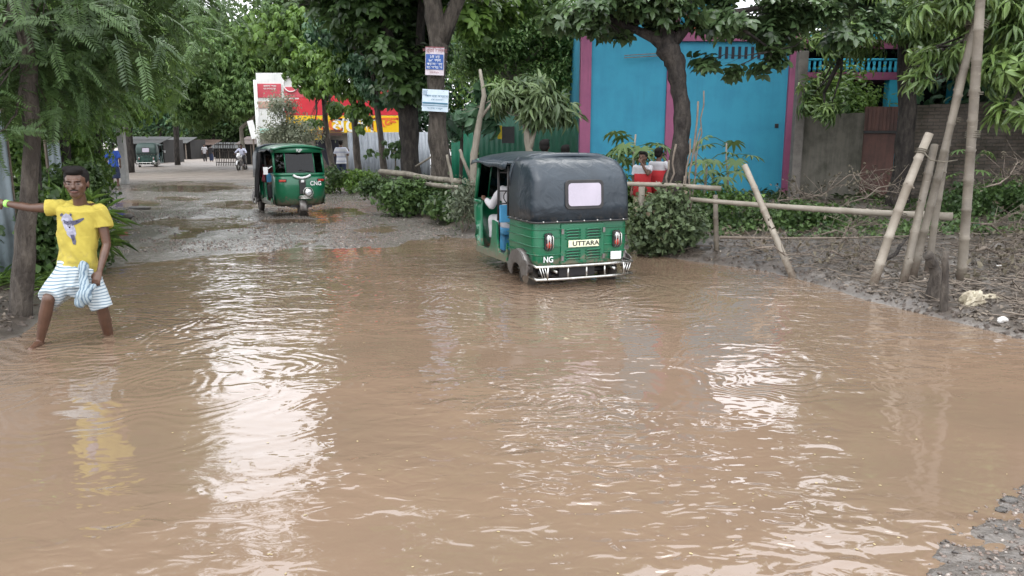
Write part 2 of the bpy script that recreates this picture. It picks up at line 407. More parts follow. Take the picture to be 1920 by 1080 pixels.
pond = [G(u, v) for u, v in POND]+[Vector((9, 2.5, 0)), Vector((3.5, 2.6, 0))]+[G(u, v) for u, v in ((1985, 880), (1905, 915), (1850, 945), (1800, 975), (1765, 1010), (1745, 1060), (1735, 1150))]+[Vector((1.3, .8, 0)), Vector((1.2, -6, 0)), Vector((-9, -6, 0)), Vector((-9, 3, 0))]
RV = [G(u, v) for u, v in [(600, 336), (640, 352), (690, 384), (760, 402), (830, 422), (870, 440), (1000, 446), (1100, 450)]+RB]+[Vector((60, 5, 0)), Vector((60, 300, 0)), Vector((-6, 300, 0)), Vector((-14, 60, 0)), G(590, 320)]
LV = [G(u, v) for u, v in ((-900, 800), (-400, 690), (0, 640), (45, 628), (75, 600), (110, 575), (150, 545), (190, 500), (180, 460), (200, 410), (205, 370), (222, 345), (225, 322), (232, 306), (245, 294))]+[Vector((-60, 120, 0)), Vector((-60, 5, 0))]
PUD = [((350, 349), 122, 10.5), ((378, 419), 88, 10), ((455, 384), 74, 8), ((632, 401), 60, 9.5), ((258, 381), 44, 6), ((700, 432), 40, 4), ((225, 402), 24, 7), ((560, 352), 30, 5), ((330, 372), 40, 3), ((560, 415), 60, 5)]
def ground_h(x, y):
    x = np.asarray(x, float); y = np.asarray(y, float)
    wob = .10*fbm(x*1.7, y*1.7, 5, 3)+.05*fbm(x*7, y*7, 6, 2)
    d = poly_sd(x, y, pond)+wob*np.clip(y/8, .4, 1.5)
    rv = poly_sd(x, y, RV); lv = poly_sd(x, y, LV)
    n1 = fbm(x*.8, y*.8, 1, 4); n2 = fbm(x*4, y*4, 2, 4); n3 = fbm(x*16, y*16, 3, 3)
    out = np.maximum(-d, 0)
    h = (.016+.014*np.clip((y-24)/6, 0, 1))*(1-np.exp(-out/.5))+.0035*np.clip(y-30, 0, 60)*0+(n1*.05+n2*.035+n3*.016)*(1-np.exp(-out/.25))
    # ruts along the road
    rut = np.sin((x+4.2+.12*(y-10))*5.0+n1*3)*.014*np.exp(-((y-15)/10)**2)
    h = h+rut*(1-np.exp(-out/.4))
    for (c, ru, rvv) in PUD:
        a = G(*c); b = G(c[0]+ru, c[1]); e1 = G(c[0], c[1]-rvv); e2 = G(c[0], c[1]+rvv)
        rx = (b-a).length; cy = (e1.y+e2.y)/2; ry = abs(e1.y-e2.y)/2
        cx = a.x*cy/a.y
        q = np.sqrt(((x-cx-(y-cy)*a.x/a.y)/rx)**2+((y-cy)/ry)**2)+n1*.35+n2*.25
        h = h-.10*np.clip(1.3-q, 0, 1)
    h = h+.02*np.clip((y-30)/6, 0, 1)
    r_ = np.maximum(rv, 0); l_ = np.maximum(lv, 0)
    h = h+np.where(d < 0, .11*(1-np.exp(-r_/.22))+.028*np.minimum(r_, 14)+(n2*.07+n3*.045)*np.clip(r_*6, 0, 1), 0)*np.clip((9-(y-22)*0), 0, 1)
    h = h+np.where(d < 0, .10*(1-np.exp(-l_/.3))+.03*np.minimum(l_, 12)+n2*.08*np.clip(l_*2, 0, 1), 0)
    near = y < 4
    h = np.where(near & (d < 0), -.002+.022*(1-np.exp(-out/.6))+n2*.06+n3*.03+.015*out, h)
    return np.where(d > 0, -.22*(1-np.exp(-d/.5)), h)
def gh(x, y): return float(ground_h(np.array([x]), np.array([y]))[0])
def on(x, y): return Vector((x, y, gh(x, y)))
def onp(u, v, n=5):
    """ground point seen at pixel u,v"""
    z = 0
    for _ in range(n): p = G(u, v, z); z = max(0, gh(p.x, p.y))*.7+z*.3
    p = G(u, v, z); return Vector((p.x, p.y, gh(p.x, p.y)))
ys = np.concatenate([np.linspace(-8, 1.8, 40), np.exp(np.linspace(np.log(1.85), np.log(60), 620)), np.exp(np.linspace(np.log(61), np.log(900), 60))])
t_ = np.linspace(-1, 1, 620); t_ = np.sign(t_)*(np.abs(t_)*.75+.25*np.abs(t_)**4)
hw = 7+np.maximum(ys, 0)*.85+np.maximum(ys-60, 0)*.6
X = t_[None, :]*hw[:, None]; Y = np.repeat(ys[:, None], len(t_), 1)
Z = ground_h(X, Y)
nr, nc = X.shape; idx = np.arange(nr*nc).reshape(nr, nc)
F = np.stack([idx[:-1, :-1], idx[:-1, 1:], idx[1:, 1:], idx[1:, :-1]], -1).reshape(-1, 4)
def ground_mat():
    m, t = nodes('wet_mud'); v = coord(t)
    a = N(t, 'ShaderNodeAttribute', attribute_name='tint')    # 0 road mud, .5 verge soil, 1 dry track
    n1 = noise(t, v, .9, 6, .6); n2 = noise(t, v, 9, 6, .65); n3 = noise(t, v, 45, 5, .6)
    mud = ramp(t, n2, [(.3, (.13, .115, .10)), (.55, (.20, .18, .162)), (.75, (.10, .086, .074))])
    soil = ramp(t, n2, [(.3, (.035, .028, .023)), (.6, (.085, .069, .056)), (.8, (.045, .036, .028))])
    dry = ramp(t, n1, [(.35, (.20, .165, .135)), (.65, (.14, .115, .095))])
    x1 = N(t, 'ShaderNodeMix', data_type='RGBA'); f1 = N(t, 'ShaderNodeMapRange'); t.links.new(a.outputs['Fac'], f1.inputs[0]); f1.inputs[1].default_value = 0; f1.inputs[2].default_value = .5
    t.links.new(f1.outputs[0], x1.inputs[0]); t.links.new(mud, x1.inputs[6]); t.links.new(soil, x1.inputs[7])
    x2 = N(t, 'ShaderNodeMix', data_type='RGBA'); f2 = N(t, 'ShaderNodeMapRange'); t.links.new(a.outputs['Fac'], f2.inputs[0]); f2.inputs[1].default_value = .5; f2.inputs[2].default_value = 1
    t.links.new(f2.outputs[0], x2.inputs[0]); t.links.new(x1.outputs[2], x2.inputs[6]); t.links.new(dry, x2.inputs[7])
    wet = mathn(t, 'ADD', n1, mathn(t, 'MULTIPLY', n2, .5))
    rr = N(t, 'ShaderNodeMapRange'); t.links.new(wet, rr.inputs[0]); rr.inputs[1].default_value = .55; rr.inputs[2].default_value = .95; rr.inputs[3].default_value = .06; rr.inputs[4].default_value = .30
    ro = mathn(t, 'ADD', rr.outputs[0], mathn(t, 'MULTIPLY', a.outputs['Fac'], .4))
    h = mathn(t, 'ADD', mathn(t, 'MULTIPLY', n2, .6), mathn(t, 'MULTIPLY', n3, .25))
    finish(m, t, x2.outputs[2], ro, h, .8, .03, spec=.9)
    return m
rvd = poly_sd(X, Y, RV); lvd = poly_sd(X, Y, LV)
tint = np.clip((np.maximum(rvd, lvd)+.06)*9, 0, 1)*.5
dryf = np.clip((Y-31)/5+fbm(X*.5, Y*.5, 9)*1.0, 0, 1)*np.clip(1-np.maximum(rvd, lvd), 0, 1)
tint = np.maximum(tint, dryf); tint = np.where((Y < 4.6) & (X > .5), .5, tint)
go = np_mesh('ground', np.stack([X, Y, Z], -1).reshape(-1, 3), F, ground_mat(), None, tint.ravel(), True); tag(go, kind='structure')
# ------------------------------------------------------------ water: one silty sheet, the puddles are its dips
def water_mat():
    m, t = nodes('silty_water'); v = coord(t)
    big = noise(t, v, .35, 3, .5)
    col = ramp(t, noise(t, v, .6, 3, .5), [(.35, (.188, .129, .089)), (.65, (.160, .114, .079))])
    v2 = coord(t, scale=(.8, 1.25, 1))
    w1 = noise(t, v2, 3.0, 1, .4, .5); w2 = noise(t, v2, 7.5, 1, .4, .9); w3 = noise(t, v, 20, 0, .5, .3)
    amp = N(t, 'ShaderNodeMapRange'); t.links.new(big, amp.inputs[0]); amp.inputs[1].default_value = .42; amp.inputs[2].default_value = .62; amp.inputs[3].default_value = .10; amp.inputs[4].default_value = 1.0
    h = mathn(t, 'ADD', mathn(t, 'MULTIPLY', w1, .036), mathn(t, 'MULTIPLY', w2, .0150))
    h = mathn(t, 'ADD', h, mathn(t, 'MULTIPLY', w3, .0009))
    h = mathn(t, 'MULTIPLY', h, amp.outputs[0])
    sep = N(t, 'ShaderNodeSeparateXYZ'); t.links.new(v, sep.inputs[0])
    for (cx, cy, sc_, am, fall) in RINGS:
        dx = mathn(t, 'SUBTRACT', sep.outputs[0], cx); dy = mathn(t, 'SUBTRACT', sep.outputs[1], cy)
        r = mathn(t, 'SQRT', mathn(t, 'ADD', mathn(t, 'MULTIPLY', dx, dx), mathn(t, 'MULTIPLY', dy, dy)))
        rn = mathn(t, 'ADD', r, mathn(t, 'MULTIPLY', noise(t, v, 1.8, 1, .5), .9))
        s = mathn(t, 'SINE', mathn(t, 'MULTIPLY', rn, sc_))
        e = mathn(t, 'EXPONENT', mathn(t, 'MULTIPLY', mathn(t, 'MULTIPLY', r, r), -1/(fall*fall)))
        h = mathn(t, 'ADD', h, mathn(t, 'MULTIPLY', mathn(t, 'MULTIPLY', s, e), am))
    b = finish(m, t, col, .015, h, 1, 1)
    b.inputs['IOR'].default_value = 1.68; b.inputs['Specular IOR Level'].default_value = .5
    return m
c1 = G(300, 720); c2 = G(1480, 700); c3 = G(1090, 540); c4 = G(700, 520); c5 = G(140, 630); c6 = G(1050, 760); c7 = G(450, 850)
RINGS = [(c1.x, c1.y, 40, .0012, 1.5), (c2.x, c2.y, 44, .0016, .8), (c3.x, c3.y, 38, .0028, 1.7), (c4.x, c4.y, 36, .0022, 1.8), (c5.x, c5.y, 44, .0040, 1.1), (c6.x, c6.y, 44, .0014, .7)]
wb = MB(); wb.add([(-30, -8, 0), (30, -8, 0), (40, 48, 0), (-40, 48, 0)], [(0, 1, 2, 3)])
tag(wb.build('muddy_water', water_mat()), kind='structure')
# ------------------------------------------------------------ auto rickshaw
M['muddy_rim'] = mat('muddy_rim', (.12, .085, .06), (.2, .16, .12), .6, 9, .3, .004)
def rrect(hw, y0, y1, r, z, n=5):
    P = []
    for cx, cy, a0 in ((hw-r, y1-r, 0), (-hw+r, y1-r, 90), (-hw+r, y0+r, 180), (hw-r, y0+r, 270)):
        for k in range(n+1):
            a = R(a0+90*k/n); P.append((cx+r*math.cos(a), cy+r*math.sin(a), z))
    return P
def ushape(hw, yb, yf, r, z, n=6):       # open toward +y
    P = [(hw, yf, z), (hw, (yf+yb)/2, z)]
    for cx, a0 in ((hw-r, 0), (-hw+r, -90)):
        for k in range(n+1):
            a = R(a0-90*k/n); P.append((cx+r*math.cos(a), yb+r+r*math.sin(a), z))
    P += [(-hw, (yf+yb)/2, z), (-hw, yf, z)]
    return P
def solid(o, t, off=0):
    m = o.modifiers.new('thickness', 'SOLIDIFY'); m.thickness = t; m.offset = off; return o
RX90 = Matrix.Rotation(R(90), 3, 'X')
def rickshaw(loc, yaw, label, group, green, hood, rear_txt=True, hood_front_green=False):
    o = empty('auto_rickshaw', loc, yaw, label, 'auto rickshaw', group)
    # rear tub
    m = MB(); m.loft([rrect(.60, -1.02, -.15, .10, .33), rrect(.635, -1.05, -.14, .10, .42), rrect(.65, -1.06, -.15, .10, .62), rrect(.65, -1.05, -.19, .10, .90)])
    body = m.build('body', green, o, True, 0)
    body.modifiers.new('es', 'EDGE_SPLIT').split_angle = R(50)
    m = MB()
    for z in (.50, .60, .71, .81, .885):
        m.tube([p for p in ushape(.652, -1.062, -.2, .11, z)], .008, 6)
    m.build('bead', green, body, True)
    m = MB(); m.box((0, .45, .325), (1.18, 1.25, .05)); m.box((0, .9, .27), (.5, .9, .07)); m.build('floor_pan', M['black'], o)
    # side sills with the two U-shaped entries
    for s in (-1, 1):
        m = MB(); poly = [(-.12, .28), (-.12, .55), (-.08, .43), (-.02, .385), (.14, .385), (.20, .43), (.24, .55), (.26, .78), (.42, .80), (.44, .60), (.5, .44), (.58, .38), (.98, .38), (1.06, .45), (1.1, .28)]
        m.prism(poly, .035, Matrix.Translation((s*.625, 0, 0)) @ Matrix(((0, 0, 1, 0), (1, 0, 0, 0), (0, 1, 0, 0), (0, 0, 0, 1))))
        m.build('side_sill', green, o, bevel=.006)
    # front cowl
    m = MB(); rings = []
    for z, hwid, yf, rr0 in ((.27, .53, 1.32, .42), (.33, .575, 1.41, .42), (.50, .59, 1.49, .34), (.75, .592, 1.52, .26), (.92, .594, 1.49, .22), (1.02, .585, 1.42, .22)):
        rings.append([(p[0], -p[1], p[2]) for p in ushape(hwid, -yf, -.98, rr0, z, 7)])
    m.loft(rings, closed=False, cap=False); fc = solid(m.build('front_cowl', green, o, True), .025, -1)
    m = MB(); m.loft([[(p[0], -p[1], p[2]) for p in ushape(.60, -1.445, -.98, .22, z, 7)] for z in (.985, 1.035)], closed=False, cap=False); solid(m.build('cowl_rim', green, fc, True), .02)
    m = MB(); m.tube([(-.2, 1.50, 1.0), (-.12, 1.515, .955), (0, 1.52, .93), (.12, 1.515, .955), (.2, 1.50, 1.0)], .028, 8, flat=1.0); m.build('white_chevron', M['white_paint'], fc, True)
    # windscreen
    m = MB()
    for s in (-1, 1):
        m.tube([(s*.575, 1.28, 1.02), (s*.56, 1.12, 1.6)], .028, 8); m.tube([(s*.34, 1.41, 1.02), (s*.33, 1.24, 1.58)], .014, 6)
    m.tube([(-.57, 1.28, 1.03), (-.34, 1.41, 1.03), (.34, 1.41, 1.03), (.57, 1.28, 1.03)], .02, 6)
    m.tube([(-.56, 1.12, 1.56), (-.33, 1.24, 1.57), (.33, 1.24, 1.57), (.56, 1.12, 1.56)], .02, 6)
    ws = m.build('windscreen_frame', green, o, True)
    m = MB(); m.add([(-.33, 1.405, 1.04), (.33, 1.405, 1.04), (.32, 1.245, 1.56), (-.32, 1.245, 1.56)], [(0, 1, 2, 3)])
    for s in (-1, 1): m.add([(s*.35, 1.40, 1.04), (s*.565, 1.285, 1.04), (s*.55, 1.13, 1.55), (s*.335, 1.24, 1.56)], [(0, 1, 2, 3)])
    solid(m.build('windscreen', M['dark_glass'], ws), .005)
    m = MB(); m.tube([(-.3, 1.42, 1.06), (.05, 1.395, 1.12)], .006, 5); m.build('wiper', M['black'], ws)
    m = MB(); m.loft([[(-.60, 1.10, z), (-.5, 1.27, z+.01), (0, 1.33, z+.02), (.5, 1.27, z+.01), (.60, 1.10, z)] for z in (1.50, 1.56, 1.615)], closed=False, cap=False)
    vis = solid(m.build('visor', green, o, True), .03)
    text(vis, 'RJP', .085, (0, 1.356, 1.565), Matrix.Rotation(math.pi, 3, 'Z') @ RX90, M['white_paint'], squash=1.2)
    # hood: rear shell plus roof
    m = MB(); RG = [(.895, .665, -1.085), (1.1, .662, -1.08), (1.3, .657, -1.068), (1.40, .652, -1.055), (1.44, .648, -1.03), (1.53, .635, -.96), (1.61, .605, -.88), (1.655, .55, -.78), (1.675, .46, -.66)]
    m.loft([ushape(hw_, yb, -.29, .12, z) for z, hw_, yb in RG], closed=False, cap=False)
    hd = solid(m.build('hood', hood, o, True), .02)
    m = MB(); rings = []
    for y, top, hw_, dz in ((-.80, 1.63, .50, .05), (-.6, 1.675, .57, .09), (-.1, 1.70, .62, .13), (.4, 1.72, .635, .15), (.9, 1.715, .63, .15), (1.2, 1.69, .61, .12), (1.36, 1.655, .57, .07)):
        rings.append([(hw_*math.sin(a)/math.sin(1.35)*1.0, y, top-dz*(1-math.cos(a))*1.25) for a in np.linspace(-1.35, 1.35, 15)])
    m.loft(rings, closed=False, cap=False); solid(m.build('roof', green if hood_front_green else hood, hd, True), .02)
    m = MB()
    for s in (-1, 1): # scalloped side flap of the roof
        m = MB(); m.loft([[(s*.63, y, 1.60-.0*y) for y in np.linspace(-.12, 1.25, 10)], [(s*.655, y, 1.49+.045*abs(math.sin(y*5))+.04*(y > .6)) for y in np.linspace(-.12, 1.25, 10)]], closed=False, cap=False)
        solid(m.build('side_flap', hood, hd, True), .012)
    for y, hw_, zt, rb in ((-.31, .662, 1.64, .032), (-.62, .632, 1.63, .055)):
        m = MB(); m.tube([(hw_*(1 if q > 1 else q), y-.10*(1-q0), z) for q, z, q0 in ((1.02, 1.30, 1), (1.01, 1.45, 1), (.96, 1.56, .9), (.84, zt, .6), (.6, zt+.045, .2), (.3, zt+.06, 0), (0, zt+.065, 0))]+[(-hw_*(1 if q > 1 else q), y-.10*(1-q0), z) for q, z, q0 in ((.3, zt+.06, 0), (.6, zt+.045, .2), (.84, zt, .6), (.96, 1.56, .9), (1.01, 1.45, 1), (1.02, 1.30, 1))], [rb*.3, rb*.7, rb, rb*1.1, rb, rb*.8, rb*.7, rb*.8, rb, rb*1.1, rb, rb*.7, rb*.3], 9, flat=.7); m.build('hood_bow', hood, hd, True)
    m = MB()
    for x, y in [(x, -1.098) for x in np.linspace(-.55, .55, 7)]+[(s*.676, y) for s in (-1, 1) for y in np.linspace(-.9, -.35, 4)]:
        m = MB(); m.ball((x, y, .905), .013, 6, 4); m.build('snap_button', M['chrome'], hd)
    m = MB(); m.tube(ushape(.674, -1.094, -.29, .12, .897), .012, 6); m.build('hem', M['black'], hd, True)
    # rear window
    def rr2(hx, hz, r, n=5): return [(p[0], p[1]) for p in rrect(hx, -hz, hz, r, 0, n)]
    T = Matrix.Translation((0, -1.092, 1.225)) @ Matrix.Rotation(R(86.5), 4, 'X')
    m = MB(); m.prism(rr2(.262, .178, .06), .022, T); rw = m.build('rear_window', M['black'], hd, bevel=.006)
    m = MB(); m.prism(rr2(.222, .138, .045), .012, T @ Matrix.Translation((0, 0, .012))); m.build('pane', M['pane'], rw)
    # engine lid with louvres
    m = MB(); m.box((0, -1.062, .62), (.60, .03, .50)); lid = m.build('engine_lid', green, o, bevel=.012)
    m = MB()
    for s in (-1, 1):
        for z in (.44, .475, .51, .545, .70, .735, .77, .805):
            m = MB(); m.tube([(s*.04, -1.082, z-.012), (s*.08, -1.09, z), (s*.2, -1.09, z), (s*.24, -1.082, z-.012)], .011, 6); m.build('louvre', green, lid, True)
    m = MB()
    for s in (-1, 1):
        for z in (.458, .493, .528, .718, .753, .788): m = MB(); m.box((s*.14, -1.079, z), (.17, .006, .010)); m.build('louvre_slot', M['black'], lid)
    m = MB()
    for x in (-.285, .285):
        for z in (.45, .78): m = MB(); m.box((x, -1.084, z), (.03, .02, .06)); m.build('hinge', M['grey_metal'], lid)
    if rear_txt:
        m = MB(); m.box((.0, -1.098, .625), (.42, .012, .085)); pl = m.build('name_plate', M['plate'], lid, bevel=.003)
        text(pl, 'UTTARA', .078, (.025, -1.106, .625), RX90, M['black'], squash=1.22)
        text(o, 'NG', .10, (-.47, -1.078, .44), RX90, M['white_paint'], squash=.9)
    m = MB(); m.box((.47, -1.075, .45), (.15, .012, .10)); m.build('number_plate', M['white_paint'], o, bevel=.004)
    for s in (-1, 1):
        m = MB(); m.prism(rr2(.052, .105, .03), .05, Matrix.Translation((s*.47, -1.075, .66)) @ Matrix.Rotation(R(90), 4, 'X')); tl = m.build('tail_lamp', M['black'], o, bevel=.006)
        for z, mm in ((.71, M['lamp_glass']), (.62, M['red_lens'])):
            m = MB(); m.ball((s*.47, -1.1, z), (.036, .022, .04), 10, 8); m.build('lens', mm, tl, True)
        m = MB()
        for k in (-.03, 0, .03): m.tube([(s*.47+k, -1.08, .77), (s*.47+k*1.2, -1.145, .72), (s*.47+k*1.2, -1.145, .60), (s*.47+k, -1.08, .55)], .006, 5)
        m.tube([(s*.47-.055, -1.1, .70), (s*.47, -1.15, .70), (s*.47+.055, -1.1, .70)], .005, 5)
        m.build('lamp_guard', M['chrome'], tl, True)
    # bumper
    m = MB()
    for z, r in ((.37, .018), (.215, .018)):
        m.tube([(-.66, -.95, z+.01), (-.66, -1.16, z), (-.3, -1.20, z), (.3, -1.20, z), (.66, -1.16, z), (.66, -.95, z+.01)], r, 8)
    for x in (-.52, -.25, .25, .52, 0): m.tube([(x, -1.185, .37), (x*1.02, -1.185, .215)], .013, 6)
    for s in (-1, 1):
        for k in range(3): m.tube([(s*(.56+.035*k), -1.175, .36), (s*(.52+.03*k), -1.175, .22)], .007, 5)
        m.tube([(s*.4, -.98, .30), (s*.4, -1.18, .30)], .018, 6)
    m.build('rear_bumper', M['chrome'], o, True)
    # wheels
    def wheel(x, y):
        m = MB(); rr_ = [.125, .175, .208, .215, .208, .175, .125]; xx = [-.05, -.055, -.035, 0, .035, .055, .05]
        n = 24; m.loft([[(x+a, y+r*math.cos(2*math.pi*k/n), .215+r*math.sin(2*math.pi*k/n)) for k in range(n)] for a, r in zip(xx, rr_)], cap=False)
        wo = m.build('wheel', M['rubber'], o, True)
        m = MB(); m.loft([[(x+a, y+r*math.cos(2*math.pi*k/n), .215+r*math.sin(2*math.pi*k/n)) for k in range(n)] for a, r in ((-.045, .128), (-.02, .11), (-.02, .04), (.02, .04), (.02, .11), (.045, .128))]); m.build('rim', M['muddy_rim'], wo, False)
        return wo
    for s in (-1, 1):
        wheel(s*.56, -.68)
        m = MB(); arc = [(s*.64, -.68+.27*math.cos(a), .30+.24*math.sin(a)) for a in np.linspace(-.1, math.pi+.1, 13)]
        m.loft([[(s*.62, p[1], p[2]) for p in arc], [(s*.70, p[1], p[2]) for p in arc], [(s*.72, p[1], p[2]-.02) for p in arc]], closed=False, cap=False)
        mg = solid(m.build('mudguard', M['grey_metal'], o, True), .010)
        inner = [(-.68+.165*math.cos(a), .20+.17*math.sin(a)) for a in np.linspace(0, math.pi, 11)]; outer = [(-.68+.27*math.cos(a), .30+.24*math.sin(a)) for a in np.linspace(math.pi, 0, 11)]
        poly = inner+[(-.90, .24), (-1.0, .25), (-1.03, .40), (-.955, .43)]+outer[2:]+[(-.37, .34), (-.42, .24)]
        m = MB(); m.prism(poly, .018, Matrix.Translation((s*.725, 0, 0)) @ Matrix(((0, 0, 1, 0), (1, 0, 0, 0), (0, 1, 0, 0), (0, 0, 0, 1)))); m.build('side_plate', M['grey_metal'], mg)
    wheel(0, 1.30)
    m = MB(); m.tube([(-.09, 1.30, .215), (-.09, 1.24, .55), (0, 1.22, .62), (.09, 1.24, .55), (.09, 1.30, .215)], .02, 7); m.tube([(-.11, 1.3, .215), (.11, 1.3, .215)], .015, 6)
    fk = m.build('front_fork', M['grey_metal'], o, True)
    m = MB(); arc = [(1.30+.25*math.cos(a), .235+.25*math.sin(a)) for a in np.linspace(-.25, 2.4, 12)]
    m.loft([[(x, y, z-abs(x)*.35) for y, z in arc] for x in (-.09, -.05, 0, .05, .09)], closed=False, cap=False); solid(m.build('front_mudguard', M['grey_metal'], fk, True), .01)
    # nose: grille, headlamp with guard, indicators
    m = MB(); m.box((0, 1.53, .72), (.15, .03, .34)); gr = m.build('grille', M['black'], o, bevel=.015)
    m = MB(); m.box((0, 1.55, .86), (.075, .02, .06)); m.build('badge', M['white_paint'], gr, bevel=.006)
    hx = -.11
    m = MB(); m.tube([(hx, 1.5, .60), (hx, 1.60, .60), (hx, 1.635, .60)], [.06, .095, .09], 16); hl = m.build('headlight', M['chrome'], o, True)
    m = MB(); m.ball((hx, 1.63, .60), (.08, .025, .08), 14, 8); m.build('lens', M['lamp_glass'], hl, True)
    m = MB()
    m.tube([(hx+.115*math.cos(a), 1.60, .60+.115*math.sin(a)) for a in np.linspace(0, 2*math.pi, 20)], .009, 5, cap=False)
    for k in range(3): m.tube([(hx+.17*math.cos(a)+.04, 1.52+.09*math.sin(a), .46+.028*k) for a in np.linspace(0, math.pi, 9)], .012, 5)
    m.build('nose_guard', M['chrome'], hl, True)
    for s in (-1, 1):
        m = MB(); m.box((s*.445, 1.475, .875), (.19, .03, .075), rz=-s*.35); il = m.build('indicator', M['black'], o, bevel=.008)
        m = MB(); m.box((s*.445, 1.492, .875), (.15, .03, .045), rz=-s*.35); m.build('lens', M['red_lens'], il, bevel=.01)
    text(o, 'CNG', .14, (-.31, 1.535, .80), Matrix.Rotation(math.pi, 3, 'Z') @ RX90, M['white_paint'], squash=.85)
    # interior
    m = MB(); m.box((0, -.55, .60), (1.1, .5, .12)); m.build('passenger_seat', M['black'], o, bevel=.03)
    m = MB(); m.box((0, .30, .89), (1.16, .05, .24)); bl = m.build('partition', M['blue_seat'], o, bevel=.01)
    m = MB()
    for x in (-.58, -.2, .2, .58): m.tube([(x, .30, .34), (x, .30, 1.58)], .012, 6)
    for z in (1.03, 1.2, 1.45): m.tube([(-.58, .30, z), (.58, .30, z)], .010, 6)
    for s in (-1, 1):
        m.tube([(s*.4+.12*math.cos(a), .29, 1.12+.1*math.sin(a)) for a in np.linspace(0, 2*math.pi, 14)], .008, 5, cap=False); m.tube([(s*.61, -.1, .9), (s*.60, -.08, 1.55)], .015, 6)
        m.tube([(s*.60, .30, .8), (s*.59, .30, 1.56)], .013, 6)
    m.build('partition_frame', M['black'], bl, True)
    m = MB(); m.box((0, .62, .62), (.95, .42, .10)); ds = m.build('driver_seat', M['blue_seat'], o, bevel=.03)
    m = MB(); m.box((0, .66, .45), (.85, .30, .24)); m.build('seat_box', M['blue_seat'], ds, bevel=.01)
    m = MB(); m.tube([(0, 1.3, .9), (0, 1.12, 1.0)], .025, 8); m.tube([(-.33, 1.06, 1.02), (-.1, 1.12, 1.0), (.1, 1.12, 1.0), (.33, 1.06, 1.02)], .016, 7); m.build('handlebar', M['black'], o, True)
    for s in (1,):
        m = MB(); m.tube([(s*.60, 1.14, 1.2), (s*.74, 1.18, 1.12)], .01, 5); m.box((s*.755, 1.17, 1.10), (.10, .025, .17)); m.build('mirror', M['white_paint'] if s > 0 else M['black'], o)
    m = MB()
    for s in (-1, 1): m.tube([(s*.52, -.95, .27), (s*.35, 1.1, .27)], .03, 6)
    m.tube([(-.5, -.68, .22), (.5, -.68, .22)], .035, 6); m.box((0, -.75, .27), (.5, .35, .16)); m.build('chassis', M['black'], o)
    return o
wheel_l = G(988, 531); YAW1 = R(22)
def rick_loc(gp, lx, ly, yaw, z):
    """origin so that local (lx,ly) stands on world point gp"""
    c, s = math.cos(yaw), math.sin(yaw); return Vector((gp.x-(c*lx-s*ly), gp.y-(s*lx+c*ly), z))
L1 = rick_loc(wheel_l, -.60, -.72, YAW1, -.10)
rk1 = rickshaw(L1, YAW1, 'green auto rickshaw with dark hood standing in the brown flood water, seen from behind', 'green auto rickshaws', M['green_paint'], M['vinyl'])
YAW2 = R(180+28); f2 = G(566, 407)
L2 = rick_loc(f2, 0, 1.3, YAW2, .0)
rk2 = rickshaw(L2, YAW2, 'green auto rickshaw with CNG on its nose driving toward us over the wet mud', 'green auto rickshaws', M['green_paint'], M['vinyl'], False, True)
FR = [((283, 314), 12, 'dark green auto rickshaw parked at the left roadside beyond the far puddle'), ((347, 299), 4, 'small dark auto rickshaw farthest away down the shaded road')]
rk3 = rickshaw(G(*FR[0][0]), R(FR[0][1]), FR[0][2], 'parked dark auto rickshaws', M['dull_green'], mat('dull_hood', (.03, .06, .05), (.02, .04, .035), .6, 3, .3, .01), False)
rk4 = copy_tree(rk3); rk4.location = G(*FR[1][0]); rk4.rotation_euler.z = R(FR[1][1]); rk4['label'] = FR[1][2]
# ------------------------------------------------------------ people
def remesh(o, vox, it=3):
    r = o.modifiers.new('r', 'REMESH'); r.mode = 'VOXEL'; r.voxel_size = vox; r.use_smooth_shade = True
    s = o.modifiers.new('s', 'SMOOTH'); s.factor = .5; s.iterations = it
    bpy.context.view_layer.update(); dg = bpy.context.evaluated_depsgraph_get()
    me = bpy.data.meshes.new_from_object(o.evaluated_get(dg)); old = o.data; o.modifiers.clear(); o.data = me; bpy.data.meshes.remove(old); return o
def ellring(c, a, b, ax, ay, n=16):
    return [Vector(c)+Vector(ax)*a*math.cos(2*math.pi*k/n)+Vector(ay)*b*math.sin(2*math.pi*k/n) for k in range(n)]
def limb(m, P, Rr, n=12):
    P = [Vector(p) for p in P]; m.tube(P, Rr, n)
    for p, r in zip(P, Rr): m.ball(p, r*.98, 10, 8)
STD = dict(head=(0, -.01, 1.54), neck=(0, .01, 1.385), chest=(0, .01, 1.22), waist=(0, 0, 1.02), pelvis=(0, .01, .90),
    shL=(-.175, .01, 1.33), shR=(.175, .01, 1.33), elL=(-.22, .02, 1.06), elR=(.22, .02, 1.06), wrL=(-.22, -.06, .83), wrR=(.22, -.06, .83),
    haL=(-.215, -.09, .74), haR=(.215, -.09, .74), hipL=(-.085, .01, .87), hipR=(.085, .01, .87), knL=(-.10, -.02, .47), knR=(.10, -.02, .47),
    anL=(-.10, .02, .08), anR=(.10, .02, .08), toL=(-.12, -.13, .03), toR=(.12, -.13, .03))
